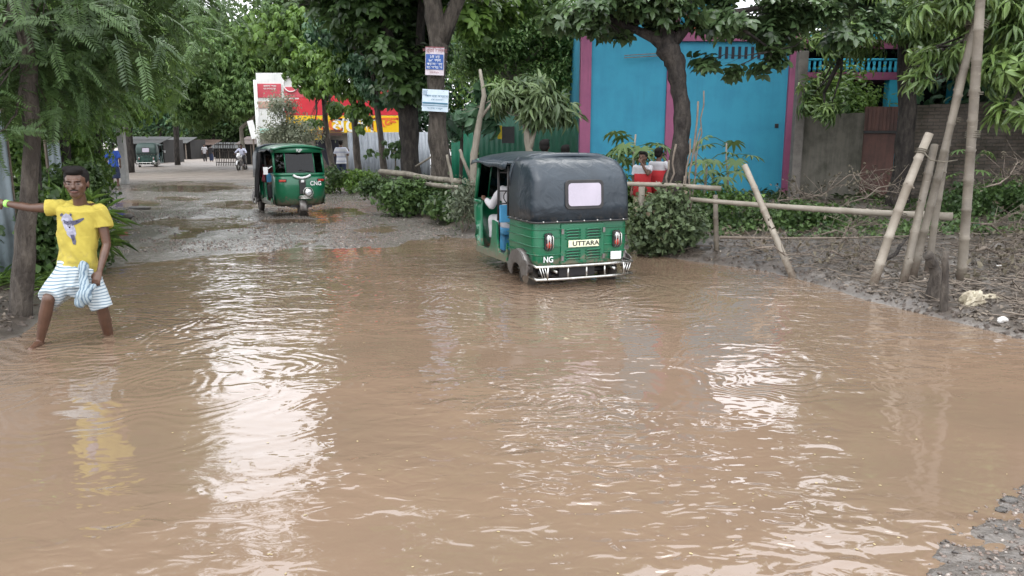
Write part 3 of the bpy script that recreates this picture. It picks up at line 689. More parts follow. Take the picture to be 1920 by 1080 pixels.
def hand(m, w, h, s, side, curl=.5, up=Vector((0, 0, 1))):
    """palm and five fingers from wrist w toward h"""
    w, h = Vector(w), Vector(h); d = (h-w).normalized(); lat = d.cross(Vector((0, 1, 0)));
    if lat.length < .2: lat = d.cross(Vector((0, 0, 1)))
    lat.normalize(); nrm = lat.cross(d).normalized()
    k = w+d*.085*s; m.loft([ellring(w+d*t*s, a*s, b*s, lat, nrm) for t, a, b in ((0, .024, .019), (.03, .033, .018), (.07, .04, .016), (.09, .038, .013))])
    for i, (x, L) in enumerate(((-.030, .062), (-.010, .072), (.010, .068), (.029, .054))):
        p = k+lat*x*s*side; q = p+(d*math.cos(curl*.5)+nrm*math.sin(curl*.5))*L*.45*s; r = q+(d*math.cos(curl*1.4)+nrm*math.sin(curl*1.4))*L*.33*s; e = r+(d*math.cos(curl*2.3)+nrm*math.sin(curl*2.3))*L*.27*s
        limb(m, [p, q, r, e], [.0098*s, .009*s, .0085*s, .007*s], 8)
    p = w+d*.03*s-lat*.03*s*side; q = p+(d*.6-lat*.7*side+nrm*.4).normalized()*.035*s; e = q+(d*.9+nrm*.5).normalized()*.03*s
    limb(m, [p, q, e], [.013*s, .011*s, .009*s], 8)
def person(label, loc, yaw, H=1.65, J=None, skin=None, garments=(), vox=.012, face=0.0, tilt=0.0, group=None, beard=False, cap=None, hs=1.0):
    s = H/1.65; K = {k: Vector(v)*s for k, v in STD.items()}
    for k, v in (J or {}).items(): K[k] = Vector(v)
    skin = skin or M['skin']; o = empty('person', loc, yaw, label, 'person', group)
    m = MB(); spine = [K['pelvis'], K['waist'], K['chest'], (K['shL']+K['shR'])/2+Vector((0, 0, .015*s)), K['neck']]
    lat0 = (K['hipR']-K['hipL']).normalized(); lat1 = (K['shR']-K['shL']).normalized()
    def torso(m, add, ts=((0, .15, .10), (.25, .135, .095), (.5, .145, .10), (.7, .165, .105), (.85, .165, .09), (.95, .09, .07))):
        L = []; 
        for t, a, b in ts:
            f = t*(len(spine)-1); i = min(int(f), len(spine)-2); c = spine[i].lerp(spine[i+1], f-i); lat = lat0.lerp(lat1, t).normalized()
            up = (spine[i+1]-spine[i]).normalized(); fw = up.cross(lat).normalized(); L.append(ellring(c, (a+add)*s, (b+add)*s, lat, fw, 20))
        m.loft(L)
    torso(m, 0)
    m.ball(K['pelvis']-Vector((0, 0, .02*s)), (.15*s, .11*s, .10*s))
    hc = K['head']; Rh = Matrix.Translation(hc) @ Matrix.Rotation(face, 4, 'Z') @ Matrix.Rotation(tilt, 4, 'X')
    limb(m, [K['neck']-Vector((0, 0, .03*s)), K['neck'].lerp(hc, .55)], [.058*s, .052*s])
    # head: cranium, jaw, nose, brow, ears (local frame faces -Y)
    hm = [((0, .012, .03), (.074, .092, .078)), ((0, -.012, -.02), (.064, .078, .075)), ((0, -.045, -.07), (.040, .040, .036)), ((0, -.06, -.035), (.045, .03, .03)), ((0, -.073, .028), (.05, .018, .012)),
          ((-.038, -.06, -.015), (.022, .02, .02)), ((.038, -.06, -.015), (.022, .02, .02)), ((0, -.094, -.018), (.013, .014, .012)), ((0, -.088, .003), (.009, .012, .024)), ((-.076, .008, -.005), (.008, .018, .03)), ((.076, .008, -.005), (.008, .018, .03)),
          ((0, -.083, -.05), (.022, .01, .009))]
    S4 = Matrix.Scale(s*hs, 4)
    for c, r in hm: m.ball(c, r, 14, 10, Rh @ S4)
    for a in 'LR':
        sd = -1 if a == 'L' else 1
        sh, el, wr, ha = K['sh'+a], K['el'+a], K['wr'+a], K['ha'+a]
        limb(m, [sh, sh.lerp(el, .45), el], [.052*s, .046*s, .037*s]); limb(m, [el, el.lerp(wr, .35), wr], [.036*s, .037*s, .024*s])
        hand(m, wr, ha, s, sd, .7)
        hp, kn, an, to = K['hip'+a], K['kn'+a], K['an'+a], K['to'+a]
        limb(m, [hp, hp.lerp(kn, .4), kn], [.088*s, .078*s, .052*s]); limb(m, [kn, kn.lerp(an, .35), an], [.050*s, .054*s, .033*s])
        d = (to-an); d.z = 0; d.normalize(); heel = an-d*.04*s-Vector((0, 0, .04*s))
        limb(m, [heel, an.lerp(to, .4)-Vector((0, 0, .005*s)), to], [.032*s, .036*s, .024*s])
        side = d.cross(Vector((0, 0, 1)))
        for i in range(5): limb(m, [to+side*(i-2)*.017*s, to+side*(i-2)*.019*s+d*(.035-.004*abs(i-1))*s-Vector((0, 0, .006*s))], [.011*s, .009*s], 8)
    body = remesh(m.build('body', skin, o), vox)
    # hair
    m = MB()
    n = 40
    for c, r in (((0, .028, .052), (.086, .09, .076)), ((-.03, -.02, .105), (.05, .05, .026)), ((0, .05, .0), (.074, .06, .072)), ((0, -.035, .088), (.062, .052, .030)), ((-.066, .02, .03), (.016, .045, .04)), ((.066, .02, .03), (.016, .045, .04)), ((.015, -.05, .1), (.05, .035, .022))): m.ball(c, r, 14, 10, Rh @ S4)
    remesh(m.build('hair', M['hair'] if not cap else cap, o), max(vox*.8, .007), 1)
    if vox < .02:
        for x in (-.03, .03):
            m = MB(); m.ball((x, -.0755, .004), (.0100, .007, .0040), 10, 8, Rh @ S4); ey = m.build('eye', M['eye'], o, True)
            m = MB(); m.ball((x, -.0815, .004), (.0038, .003, .0038), 8, 6, Rh @ S4); m.build('pupil', M['hair'], ey, True)
            m = MB(); m.tube([Rh @ S4 @ Vector(p) for p in ((x-.017, -.079, .021), (x, -.0865, .025), (x+.017, -.079, .021))], .0028*s, 5); m.build('eyebrow', M['hair'], o, True)
        if beard: m = MB(); m.tube([Rh @ S4 @ Vector(p) for p in ((-.024, -.083, -.042), (0, -.0955, -.036), (.024, -.083, -.042))], .0038*s, 6); m.build('moustache', M['hair'], o, True)
        m = MB(); m.tube([Rh @ S4 @ Vector(p) for p in ((-.022, -.086, -.052), (0, -.0965, -.053), (.022, -.086, -.052))], .005*s, 6); m.build('mouth', M['lips'], o, True)
    for g in garments:
        kind, mt = g[0], g[1]; opt = g[2] if len(g) > 2 else {}; m = MB()
        if kind == 'shirt':
            hem = opt.get('hem', -.12); ls = opt.get('sleeve', .55); loose = opt.get('loose', .022)
            ts = ((0, .155, .105), (.25, .145, .10), (.5, .152, .105), (.7, .17, .11), (.84, .165, .094), (.92, .115, .075), (.97, .062, .056))
            torso(m, loose, ts)
            pv = K['pelvis']; dn = (K['pelvis']-K['waist']).normalized(); fw = dn.cross(lat0).normalized()
            m.loft([ellring(pv-dn*.05*s, (.155+loose)*s, (.105+loose)*s, lat0, fw, 20), ellring(pv+dn*(-hem)*s*.5, (.16+loose)*s, (.115+loose)*s, lat0, fw, 20), ellring(pv+dn*(-hem)*s, (.168+loose)*s, (.12+loose)*s, lat0, fw, 20)])
            for a in 'LR':
                sh, el, wr = K['sh'+a], K['el'+a], K['wr'+a]
                if ls <= 1: limb(m, [sh, sh.lerp(el, ls*.5)], [.064*s, (.062+loose*.3)*s]); m.tube([sh.lerp(el, ls*.4), sh.lerp(el, ls)], [(.062+loose*.3)*s, (.066+loose*.4)*s], 14)
                else: limb(m, [sh, el], [.066*s, .055*s]); m.tube([el, el.lerp(wr, ls-1)], [.055*s, .046*s], 14); m.ball(el, .055*s)
            nm = opt.get('name', 'shirt')
        elif kind == 'trousers':
            f = opt.get('len', 1.9)
            m.ball(K['pelvis']-Vector((0, 0, .0)), (.165*s, .125*s, .11*s))
            for a in 'LR':
                hp, kn, an = K['hip'+a], K['kn'+a], K['an'+a]
                if f <= 1: limb(m, [hp, hp.lerp(kn, f*.8)], [.108*s, .10*s]); m.tube([hp.lerp(kn, f*.7), hp.lerp(kn, f)], [.10*s, .105*s], 14)
                else: limb(m, [hp, kn], [.108*s, .078*s]); m.tube([kn, kn.lerp(an, f-1)], [.078*s, .07*s], 14)
            nm = opt.get('name', 'trousers')
        elif kind == 'lungi':
            z1 = opt.get('z', .25)*s; pv = K['pelvis']; mid = (K['anL']+K['anR'])/2; kx = (K['knL']+K['knR'])/2
            bot = Vector((kx.x*.5+mid.x*.5, kx.y*.5+mid.y*.5, z1)); wd = (K['anR']-K['anL']).length/2
            m.loft([ellring(pv+Vector((0, 0, .08*s)), .155*s, .12*s, lat0, (0, 1, 0), 20), ellring(pv-Vector((0, 0, .05*s)), .18*s, .14*s, lat0, (0, 1, 0), 20), ellring(kx, (.16*s+wd*.5), .15*s, lat0, (0, 1, 0), 20), ellring(bot, .13*s+wd*.7, .14*s, lat0, (0, 1, 0), 20)])
            nm = 'lungi'
        c = m.build(nm, mt, o); remesh(c, max(vox, .008), 3)
        # folds in the cloth
        me = c.data; co = np.empty(len(me.vertices)*3, np.float32); me.vertices.foreach_get('co', co); co = co.reshape(-1, 3); no = np.empty_like(co).ravel(); me.vertices.foreach_get('normal', no); no = no.reshape(-1, 3)
        amp = opt.get('fold', .009)*s; q = fbm(co[:, 0]*9+co[:, 2]*3, co[:, 2]*6+co[:, 1]*9, 31, 3)*2
        co += no*(q*amp)[:, None]; me.vertices.foreach_set('co', co.ravel()); me.update()
    return o, K
def cloth(name, a, b=None, sc_=5): return mat(name, a, b or tuple(x*.85 for x in a), .85, sc_, .35, .004, bscale=60)
def striped(name, a, b, axis, freq, duty=.5, dist=.02, wob=6):
    m, t = nodes(name); v = coord(t); sep = N(t, 'ShaderNodeSeparateXYZ'); t.links.new(v, sep.inputs[0])
    z = mathn(t, 'ADD', sep.outputs[axis], mathn(t, 'MULTIPLY', noise(t, v, wob, 2), dist))
    f = mathn(t, 'FRACT', mathn(t, 'MULTIPLY', z, freq)); col = ramp(t, f, [(0, a), (duty-.04, a), (duty+.04, b), (.96, b), (1, a)])
    finish(m, t, col, .85, noise(t, v, 120, 3), .3, .003); return m
C_yel = muddy('yellow_cotton', (.44, .36, .06), (.37, .30, .05), .9, 0, .55, .95, (.32, .26, .06), .4); C_white = cloth('white_cotton', (.50, .49, .51)); C_red = cloth('red_cloth', (.38, .015, .02))
C_blue = cloth('blue_cotton', (.03, .09, .42)); C_navy = cloth('navy_cloth', (.02, .03, .07)); C_dark = cloth('dark_cloth', (.03, .028, .03)); C_mar = cloth('maroon_cloth', (.14, .02, .03))
C_str = striped('striped_lungi', (.46, .51, .53), (.15, .21, .26), 2, 38, .62)
# --- the man wading at the left
Y0 = 6.85; base = G(140, 640); base.z = 0
def L(u, v, Y): return W(u, v, Y)-base
J = dict(head=L(143, 344, 6.78), neck=L(151, 382, Y0), chest=L(149, 425, Y0), waist=L(147, 470, Y0+.0), pelvis=L(146, 503, Y0), shL=L(113, 389, Y0+.0), shR=L(187, 394, Y0+.02),
    elL=L(60, 390, Y0-.06), wrL=L(8, 381, Y0-.03), haL=L(-14, 378, Y0), elR=L(200, 458, Y0+.02), wrR=L(187, 508, Y0-.12), haR=L(178, 532, Y0-.17),
    hipL=L(127, 513, Y0), hipR=L(165, 515, Y0+.02), knL=L(91, 560, 6.55), anL=L(75, 640, 6.62), toL=L(58, 656, 6.45), knR=L(190, 572, 6.80), anR=L(209, 650, 7.05), toR=L(200, 662, 6.93))
man, K = person('young man in yellow T-shirt and hitched-up striped lungi wading through the water', base, 0, 1.65, J, mat('wet_skin', (.105, .052, .032), (.075, .038, .024), .38, 14, .35, .004),
    (('shirt', C_yel, dict(hem=-.045, sleeve=.50, loose=.020, fold=.03, name='t_shirt')),), .0065, face=R(16), tilt=R(3), beard=True, hs=1.2)
m = MB(); pv = K['pelvis']
latm = (K['hipR']-K['hipL']).normalized()
m.loft([ellring(pv+Vector((0, 0, .07)), .150, .115, latm, (0, 1, 0), 20), ellring(pv-Vector((0, .01, .04)), .168, .135, latm, (0, 1, 0), 20), ellring(pv-Vector((.01, .05, .14)), .175, .16, latm, (0, 1, 0), 20)])
limb(m, [K['hipL'], K['hipL'].lerp(K['knL'], .6)], [.115, .105]); m.tube([K['hipL'].lerp(K['knL'], .5), K['hipL'].lerp(K['knL'], .98)], [.105, .092], 18)
limb(m, [K['hipR'], K['hipR'].lerp(K['knR'], .7)], [.11, .10]); m.tube([K['hipR'].lerp(K['knR'], .6), K['knR'].lerp(K['anR'], .08)], [.10, .098], 18)
m.loft([[L(u, v, Y) for u, v, Y in r] for r in (((108, 545, 6.62), (128, 552, 6.66), (150, 565, 6.72), (175, 572, 6.72), (175, 572, 6.85), (150, 560, 6.92), (128, 548, 6.9), (108, 540, 6.85)), ((110, 500, 6.72), (130, 500, 6.7), (150, 500, 6.7), (175, 505, 6.72), (175, 505, 6.95), (150, 500, 7.0), (130, 500, 7.0), (110, 500, 6.95)))])
lg = remesh(m.build('lungi', C_str, man), .009, 3)
me = lg.data; co = np.empty(len(me.vertices)*3, np.float32); me.vertices.foreach_get('co', co); co = co.reshape(-1, 3); no = np.empty_like(co).ravel(); me.vertices.foreach_get('normal', no); no = no.reshape(-1, 3)
co += no*(fbm(co[:, 0]*14+co[:, 1]*5, co[:, 2]*4, 41, 3)*.024)[:, None]; me.vertices.foreach_set('co', co.ravel()); me.update()
m = MB(); kc = L(157, 556, 6.58); m.ball(kc, (.07, .06, .075)); m.ball(kc+Vector((-.03, 0, -.04)), (.055, .05, .055)); m.ball(kc+Vector((.03, .01, .02)), (.035, .03, .05))
limb(m, [kc+Vector((0, .02, .04)), L(158, 522, 6.66), L(156, 497, 6.72)], [.05, .038, .042])
limb(m, [kc+Vector((.02, .0, .02)), L(175, 535, 6.66)], [.025, .018])
kb = remesh(m.build('lungi_knot', striped('knot_cloth', (.27, .33, .36), (.10, .15, .2), 0, 38, .6, .05, 12), man), .008, 2)
me = kb.data; co = np.empty(len(me.vertices)*3, np.float32); me.vertices.foreach_get('co', co); co = co.reshape(-1, 3); no = np.empty_like(co).ravel(); me.vertices.foreach_get('normal', no); no = no.reshape(-1, 3)
co += no*(fbm(co[:, 0]*30, co[:, 2]*12, 43, 2)*.03)[:, None]; me.vertices.foreach_set('co', co.ravel()); me.update()
m = MB(); wv = K['wrL'].lerp(K['elL'], .10); dv = (K['elL']-K['wrL']).normalized(); m.tube([wv-dv*.014, wv+dv*.014], .033, 16); m.build('wristband', mat('lime_band', (.35, .75, .15), None, .5, 5, 0), man, True)
# printed animal figure on the shirt: follows the shirt's surface
sh_me = [c for c in man.children if c.name.startswith('t_shirt')][0].data
from mathutils.bvhtree import BVHTree
bv = BVHTree.FromPolygons([v.co.copy() for v in sh_me.vertices], [tuple(p.vertices) for p in sh_me.polygons])
def decal(name, outline, mt, parent, off=.003):
    cx = sum(p[0] for p in outline)/len(outline); cy = sum(p[1] for p in outline)/len(outline); vs = []; rings = 5; n = len(outline)
    camL = Vector((0, 0, CAMZ))-base
    def hit(u, v):
        d = ray(u, v).normalized(); h = bv.ray_cast(camL, d)
        return (h[0]+h[1]*off) if h[0] is not None else None
    P = [hit(cx, cy)]
    for k in range(1, rings+1):
        for (u, v) in outline: P.append(hit(cx+(u-cx)*k/rings, cy+(v-cy)*k/rings))
    if any(p is None for p in P): return
    fs = [(0, 1+i, 1+(i+1) % n) for i in range(n)]+[(1+(k-1)*n+i, 1+(k-1)*n+(i+1) % n, 1+k*n+(i+1) % n, 1+k*n+i) for k in range(1, rings) for i in range(n)]
    mm = MB(); mm.add(P, fs); return mm.build(name, mt, parent, True)
shirt = [c for c in man.children if c.name.startswith('t_shirt')][0]
PG = mat('print_grey', (.36, .36, .44), (.22, .22, .28), .85, 40, 0); PD = mat('print_dark', (.05, .05, .09), (.1, .1, .14), .85, 40, 0)
decal('print', [(117, 405), (124, 400), (132, 403), (136, 410), (137, 420), (141, 428), (143, 438), (140, 448), (133, 447), (126, 440), (122, 430), (118, 420), (115, 412)], PG, shirt)
decal('print', [(133, 414), (141, 413), (150, 410), (157, 408), (158, 411), (150, 417), (142, 421), (135, 423)], PD, shirt, .0045)
decal('print', [(119, 412), (126, 415), (134, 413), (134, 420), (127, 422), (121, 419)], PD, shirt, .006)
decal('print', [(132, 440), (139, 440), (143, 452), (142, 459), (137, 458), (135, 449)], PD, shirt, .0045)
decal('print', [(113, 402), (117, 399), (120, 402), (117, 406), (114, 406)], PD, shirt, .006)
decal('print', [(131, 399), (135, 401), (135, 405), (132, 405)], PD, shirt, .006)
# --- seated figures in the rickshaws
def sit(rk, lx, ly, seat, label, garments, H=1.62, skin=None, lean=0, face=0, arms=None, vox=.014, drive=True, cap=None):
    yaw = rk.rotation_euler.z; c, s_ = math.cos(yaw), math.sin(yaw)
    loc = rk.location+Vector((c*lx-s_*ly, s_*lx+c*ly, 0)); s = H/1.65; b = seat+.10*s
    J = dict(pelvis=(0, 0, b), waist=(0, .0-lean*.1, b+.13*s), chest=(0, -lean*.25, b+.32*s), neck=(0, -lean*.4, b+.49*s), head=(0, -.02-lean*.5, b+.64*s), shL=(-.175*s, -lean*.35, b+.43*s), shR=(.175*s, -lean*.35, b+.43*s),
        hipL=(-.09, -.02, b-.02), hipR=(.09, -.02, b-.02), knL=(-.16, -.40*s, b-.02), knR=(.16, -.40*s, b-.02), anL=(-.15, -.38, .38), anR=(.15, -.38, .38), toL=(-.17, -.52, .36), toR=(.17, -.52, .36))
    if drive: J.update(elL=(-.27, -.16, b+.20*s), elR=(.27, -.16, b+.20*s), wrL=(-.28, -.36, b+.27*s), wrR=(.28, -.36, b+.27*s), haL=(-.28, -.44, b+.28*s), haR=(.28, -.44, b+.28*s))
    else: J.update(elL=(-.24, -.08, b+.16*s), elR=(.24, -.08, b+.16*s), wrL=(-.16, -.30, b+.08*s), wrR=(.16, -.30, b+.08*s), haL=(-.12, -.38, b+.07*s), haR=(.12, -.38, b+.07*s))
    if arms: J.update(arms)
    return person(label, loc, yaw+math.pi, H, J, skin, garments, vox, face, cap=cap)
sit(rk1, -.26, .56, .67, 'driver in white kurta seated at the front of the rickshaw in the water', (('shirt', C_white, dict(sleeve=1.9, hem=-.10, loose=.03, fold=.016, name='kurta')), ('trousers', C_white, dict(len=1.7))), 1.64)
sit(rk1, -.28, -.40, .64, 'passenger in pink and white on the back seat of the rickshaw in the water', (('shirt', cloth('pink_cloth', (.55, .38, .36)), dict(sleeve=.8)), ('trousers', C_white, dict(len=1.8))), 1.5, M['skin_mid'], drive=False)
sit(rk2, .0, .60, .67, 'driver in dark clothes behind the windscreen of the oncoming rickshaw', (('shirt', C_dark, dict(sleeve=1.2)), ('trousers', C_dark)), 1.62)
sit(rk2, .38, .05, .60, 'person in maroon and black sitting at the side entry of the oncoming rickshaw', (('shirt', C_mar, dict(sleeve=1.6)), ('trousers', C_dark)), 1.55, drive=False)
sit(rk2, .36, -.50, .64, 'passenger in maroon on the back seat of the oncoming rickshaw', (('shirt', C_mar, dict(sleeve=1.6)), ('trousers', C_dark)), 1.58, drive=False)
# black cloth hanging from the side entry of the oncoming rickshaw
m = MB(); rings = []
for i, (z, y, ww) in enumerate(((1.5, -.02, .10), (1.2, -.05, .16), (.9, -.12, .22), (.6, -.2, .3), (.40, -.25, .34))):
    rings.append([(.67+.03*math.sin(k*1.3+i)+.02*i, y-ww+2*ww*k/9, z) for k in range(10)])
m.loft(rings, closed=False, cap=False); solid(m.build('side_curtain', C_dark, rk2, True), .012)
# --- pedestrians
def foot(u, v): p = onp(u, v); return p
person('man in royal blue shirt and dark lungi walking away along the left verge', foot(217, 350), R(190), 1.66, dict(toL=(-.12, -.10, .03), elL=(-.25, .04, 1.05), elR=(.26, .02, 1.06)), None, (('shirt', C_blue, dict(sleeve=.8, hem=-.14, loose=.03)), ('lungi', C_navy, dict(z=.32))), .016)
person('boy in white and grey striped shirt and dark shorts walking away under the trees', foot(642, 344), R(175), 1.70, dict(elL=(-.28, .0, 1.1), wrL=(-.25, -.2, 1.25), haL=(-.22, -.25, 1.32), elR=(.27, .0, 1.09), wrR=(.24, -.2, 1.2), haR=(.2, -.25, 1.26)), None, (('shirt', striped('grey_stripes', (.55, .55, .58), (.36, .38, .46), 2, 5.5, .6, .01), dict(sleeve=.75, hem=-.16, loose=.04)), ('trousers', C_navy, dict(len=1.35, name='shorts'))), .016)
person('man in bright blue shirt standing in the dark stall opening', on(*G(622, 332).xy), R(150), 1.62, None, None, (('shirt', cloth('sky_cotton', (.05, .22, .6)), dict(sleeve=1.2)), ('trousers', C_navy)), .018)
person('man in white top walking far down the shaded road', G(385, 304), R(10), 1.6, None, None, (('shirt', C_white, dict(sleeve=.8)), ('trousers', C_dark)), .02)
person('woman in dark clothes walking far down the shaded road beside a man in white', G(397, 304), R(170), 1.55, None, None, (('shirt', C_dark, dict(sleeve=1.5)), ('lungi', C_navy, dict(z=.15))), .02)
# kids behind the bamboo rail
kx = W(1206, 300, 14.5); kg = on(kx.x, kx.y); hk = 1.28
def kid(u, vtop, Y, yaw, label, J, g):
    p = W(u, vtop, Y); z = gh(p.x, p.y); return person(label, (p.x, p.y, z), yaw, p.z-z, J, M['skin'], g, .011, hs=1.12)
kt = W(1206, 286, 14.5); s_ = (kt.z-gh(kt.x, kt.y))/1.65
def Sx(d): return {k: tuple(c*s_ for c in v) for k, v in d.items()}
C_pin = C_red
kid(1206, 286, 14.5, R(-35), 'schoolchild in red pinafore with hand raised to the mouth beside the dark tree trunk', Sx(dict(elR=(.20, -.16, 1.20), wrR=(.06, -.2, 1.43), haR=(-.0, -.19, 1.50))), (('shirt', C_white, dict(sleeve=.6, hem=0, loose=.012)), ('trousers', cloth('khaki', (.35, .3, .2)), dict(len=1.8))))
bib = MB(); kroot = [o for o in sc.objects if o.get('label', '').startswith('schoolchild in red')][-1]
bib.loft([ellring((0, .01, z*s_), a*s_, b*s_, (1, 0, 0), (0, 1, 0), 20) for z, a, b in ((1.20, .192, .138), (1.05, .188, .14), (.9, .20, .15), (.72, .225, .165))]); bib.build('pinafore', C_pin, kroot, True)
kid(1236, 279, 14.7, R(140), 'schoolchild in white sleeves and red pinafore facing away half behind the tree trunk', Sx(dict(elL=(-.30, -.05, 1.2), wrL=(-.40, -.2, 1.25), haL=(-.43, -.27, 1.27))), (('shirt', C_white, dict(sleeve=.6, hem=0, loose=.012)), ('trousers', cloth('khaki2', (.3, .26, .18)), dict(len=1.8))))
kroot = [o for o in sc.objects if o.get('label', '').startswith('schoolchild in white')][-1]
bib2 = link('pinafore', [o for o in sc.objects if o.name.startswith('pinafore')][0].data, None, kroot)
for (u, vt, Y, lab) in ((1021, 264, 14.5, 'dark-haired person standing behind the rickshaw roof, the taller of two heads'), (1060, 274, 15.0, 'dark-haired person standing behind the rickshaw roof, the lower of two heads')):
    kid(u, vt, Y, R(170), lab, None, (('shirt', C_dark, dict(sleeve=.7)), ('trousers', C_navy)))
# --- motorcycles
def motorbike(loc, yaw, label, mt):
    o = empty('motorcycle', loc, yaw, label, 'motorcycle', 'motorcycles down the road')
    for y in (.62, -.62):
        m = MB(); n = 20
        m.loft([[(a, y+r*math.cos(2*math.pi*k/n), .30+r*math.sin(2*math.pi*k/n)) for k in range(n)] for a, r in ((-.04, .22), (-.045, .28), (0, .30), (.045, .28), (.04, .22))], cap=False)
        wo = m.build('wheel', M['rubber'], o, True)
        m = MB(); m.tube([(-.05, y, .3), (.05, y, .3)], .05, 10)
        for k in range(8): a = k*math.pi/4; m.tube([(0, y, .3), (0, y+.22*math.cos(a), .3+.22*math.sin(a))], .008, 4)
        m.build('spokes', M['chrome'], wo)
    m = MB(); m.tube([(0, .05, .88), (0, .3, .84), (0, .42, .78)], [.11, .13, .08], 12); m.build('tank', mt, o, True)
    m = MB(); m.tube([(0, .05, .82), (0, -.4, .80), (0, -.75, .86)], [.11, .13, .08], 10, flat=.45); m.build('seat', M['black'], o, True)
    m = MB()
    for s in (-1, 1): m.tube([(s*.08, .62, .30), (s*.08, .40, .98)], .022, 7); m.tube([(s*.1, -.62, .3), (s*.13, -.35, .75)], .018, 6)
    m.tube([(0, .42, .85), (0, .0, .5), (0, -.35, .45), (0, -.45, .75)], .03, 7); m.build('frame', M['grey_metal'], o, True)
    m = MB(); m.box((0, .08, .45), (.22, .34, .3)); m.tube([(.12, .2, .35), (.14, -.7, .32)], .035, 8); m.build('engine', M['grey_metal'], o, bevel=.03)
    m = MB(); m.tube([(-.36, .28, 1.03), (-.12, .40, 1.0), (.12, .40, 1.0), (.36, .28, 1.03)], .015, 6)
    for s in (-1, 1): m.ball((s*.30, .33, 1.18), (.05, .015, .04), 8, 6); m.tube([(s*.25, .33, 1.02), (s*.3, .33, 1.16)], .007, 5)
    m.build('handlebar', M['black'], o, True)
    m = MB(); m.tube([(0, .42, .9), (0, .55, .92)], [.10, .12], 12); m.box((0, .46, 1.03), (.2, .05, .14)); h = m.build('headlight', M['white_paint'], o, True)
    m = MB(); m.ball((0, .55, .92), (.09, .03, .09), 12, 8); m.build('lens', M['lamp_glass'], h, True)
    m = MB(); m.loft([[(x, .62+.34*math.cos(a), .31+.34*math.sin(a)) for a in np.linspace(.2, 2.4, 9)] for x in (-.05, 0, .05)], closed=False, cap=False); solid(m.build('front_fender', mt, o, True), .01)
    return o
mb1 = motorbike(G(454, 320), R(180), 'white motorcycle ridden toward us past the dark bamboo gate', M['white_paint'])
person('rider in white shirt on the motorcycle coming toward us', mb1.location+Vector((0, .2, 0)), R(0), 1.66, dict(pelvis=(0, 0, .93), waist=(0, 0, 1.06), chest=(0, -.05, 1.22), neck=(0, -.08, 1.38), head=(0, -.12, 1.52), shL=(-.18, -.06, 1.33), shR=(.18, -.06, 1.33), elL=(-.33, -.2, 1.15), elR=(.33, -.2, 1.15), wrL=(-.32, -.42, 1.07), wrR=(.32, -.42, 1.07), haL=(-.32, -.5, 1.05), haR=(.32, -.5, 1.05),
    hipL=(-.1, 0, .9), hipR=(.1, 0, .9), knL=(-.2, -.4, .78), knR=(.2, -.4, .78), anL=(-.2, -.22, .38), anR=(.2, -.22, .38), toL=(-.2, -.38, .34), toR=(.2, -.38, .34)), None, (('shirt', cloth('pale_shirt', (.6, .62, .75)), dict(sleeve=1.7)), ('trousers', C_dark)), .016)
mb2 = copy_tree(mb1); mb2.location = G(310, 305); mb2.rotation_euler.z = R(150); mb2['label'] = 'small motorcycle parked between the two far dark rickshaws'
# ------------------------------------------------------------ buildings and walls
def planar(name, c1, c2, rough=.75, sc_=1.2, streak=.25, grime=.4):
    """painted plaster with damp blotches and vertical streaks"""
    m, t = nodes(name); v = coord(t); n1 = noise(t, v, sc_, 6, .65); v2 = coord(t, scale=(3, 3, .35)); n2 = noise(t, v2, 2.2, 5, .6)
    f = mathn(t, 'ADD', mathn(t, 'MULTIPLY', n1, 1-streak), mathn(t, 'MULTIPLY', n2, streak))
    col = ramp(t, f, [(.38, c2), (.56, c1)])
    st = ramp(t, mathn(t, 'MULTIPLY', noise(t, coord(t, scale=(4, 4, .22)), 3.0, 6, .7), noise(t, v, .8, 3, .5)), [(.30, (0, 0, 0)), (.40, (grime, grime, grime))])
    x = N(t, 'ShaderNodeMix', data_type='RGBA'); t.links.new(st, x.inputs[0]); t.links.new(col, x.inputs[6]); x.inputs[7].default_value = (*[c*.35+.02 for c in c2], 1)
    finish(m, t, x.outputs[2], rough, noise(t, v, 40, 5), .25, .01); return m
P_blue = planar('blue_plaster', (.032, .26, .385), (.026, .215, .335), grime=.14); P_cyan = planar('cyan_plaster', (.04, .40, .58), (.03, .33, .48))
P_pink = planar('pink_plaster', (.29, .085, .165), (.22, .065, .135)); P_orange = planar('orange_plaster', (.60, .20, .08), (.5, .16, .07))
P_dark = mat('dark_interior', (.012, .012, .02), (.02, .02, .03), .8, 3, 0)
YH = 21.0
def hx(u, Y=YH): return (u-960)/FPX*Y*1.0/ray(960, 267).y*1.0
def XZ(u, v, Y=YH): p = W(u, v, Y); return p.x, p.z
zb = .30
x0 = XZ(1094, 340)[0]; x1 = XZ(1252, 340)[0]; x2 = XZ(1474, 340)[0]; zt = XZ(1400, 78)[1]
hb = empty('painted_house', (x1, YH, zb), 0, 'bright blue house with pink pillars and a cyan upper storey behind the dark tree', 'house')
def hbox(name, a, b, mt, parent=hb, bev=0):
    m = MB(hb.location); m.box(((a[0]+b[0])/2, (a[1]+b[1])/2, (a[2]+b[2])/2), (abs(b[0]-a[0]), abs(b[1]-a[1]), abs(b[2]-a[2]))); return m.build(name, mt, parent, bevel=bev)
hbox('wall', (x1, YH, -.1), (x2, YH+7, zt), P_blue); hbox('tower_wall', (x0+.1, YH, -.1), (x1-.003, YH+7, zt+1.6), P_blue)
for xx, e in ((x0, 1.6), (x1, 1.6), (x2, 0)): hbox('pillar', (xx-.13, YH-.10, -.1), (xx+.15, YH+.25, zt-.01+e), P_pink)
hbox('roof_beam', (x1+.16, YH-.14, zt), (x2+.3, YH+7.1, zt+.24), P_pink)
hbox('upper_wall', (x1-.1, YH+1.5, zt+.24), (XZ(1405, 40)[0], YH+6.5, zt+1.9), P_cyan)
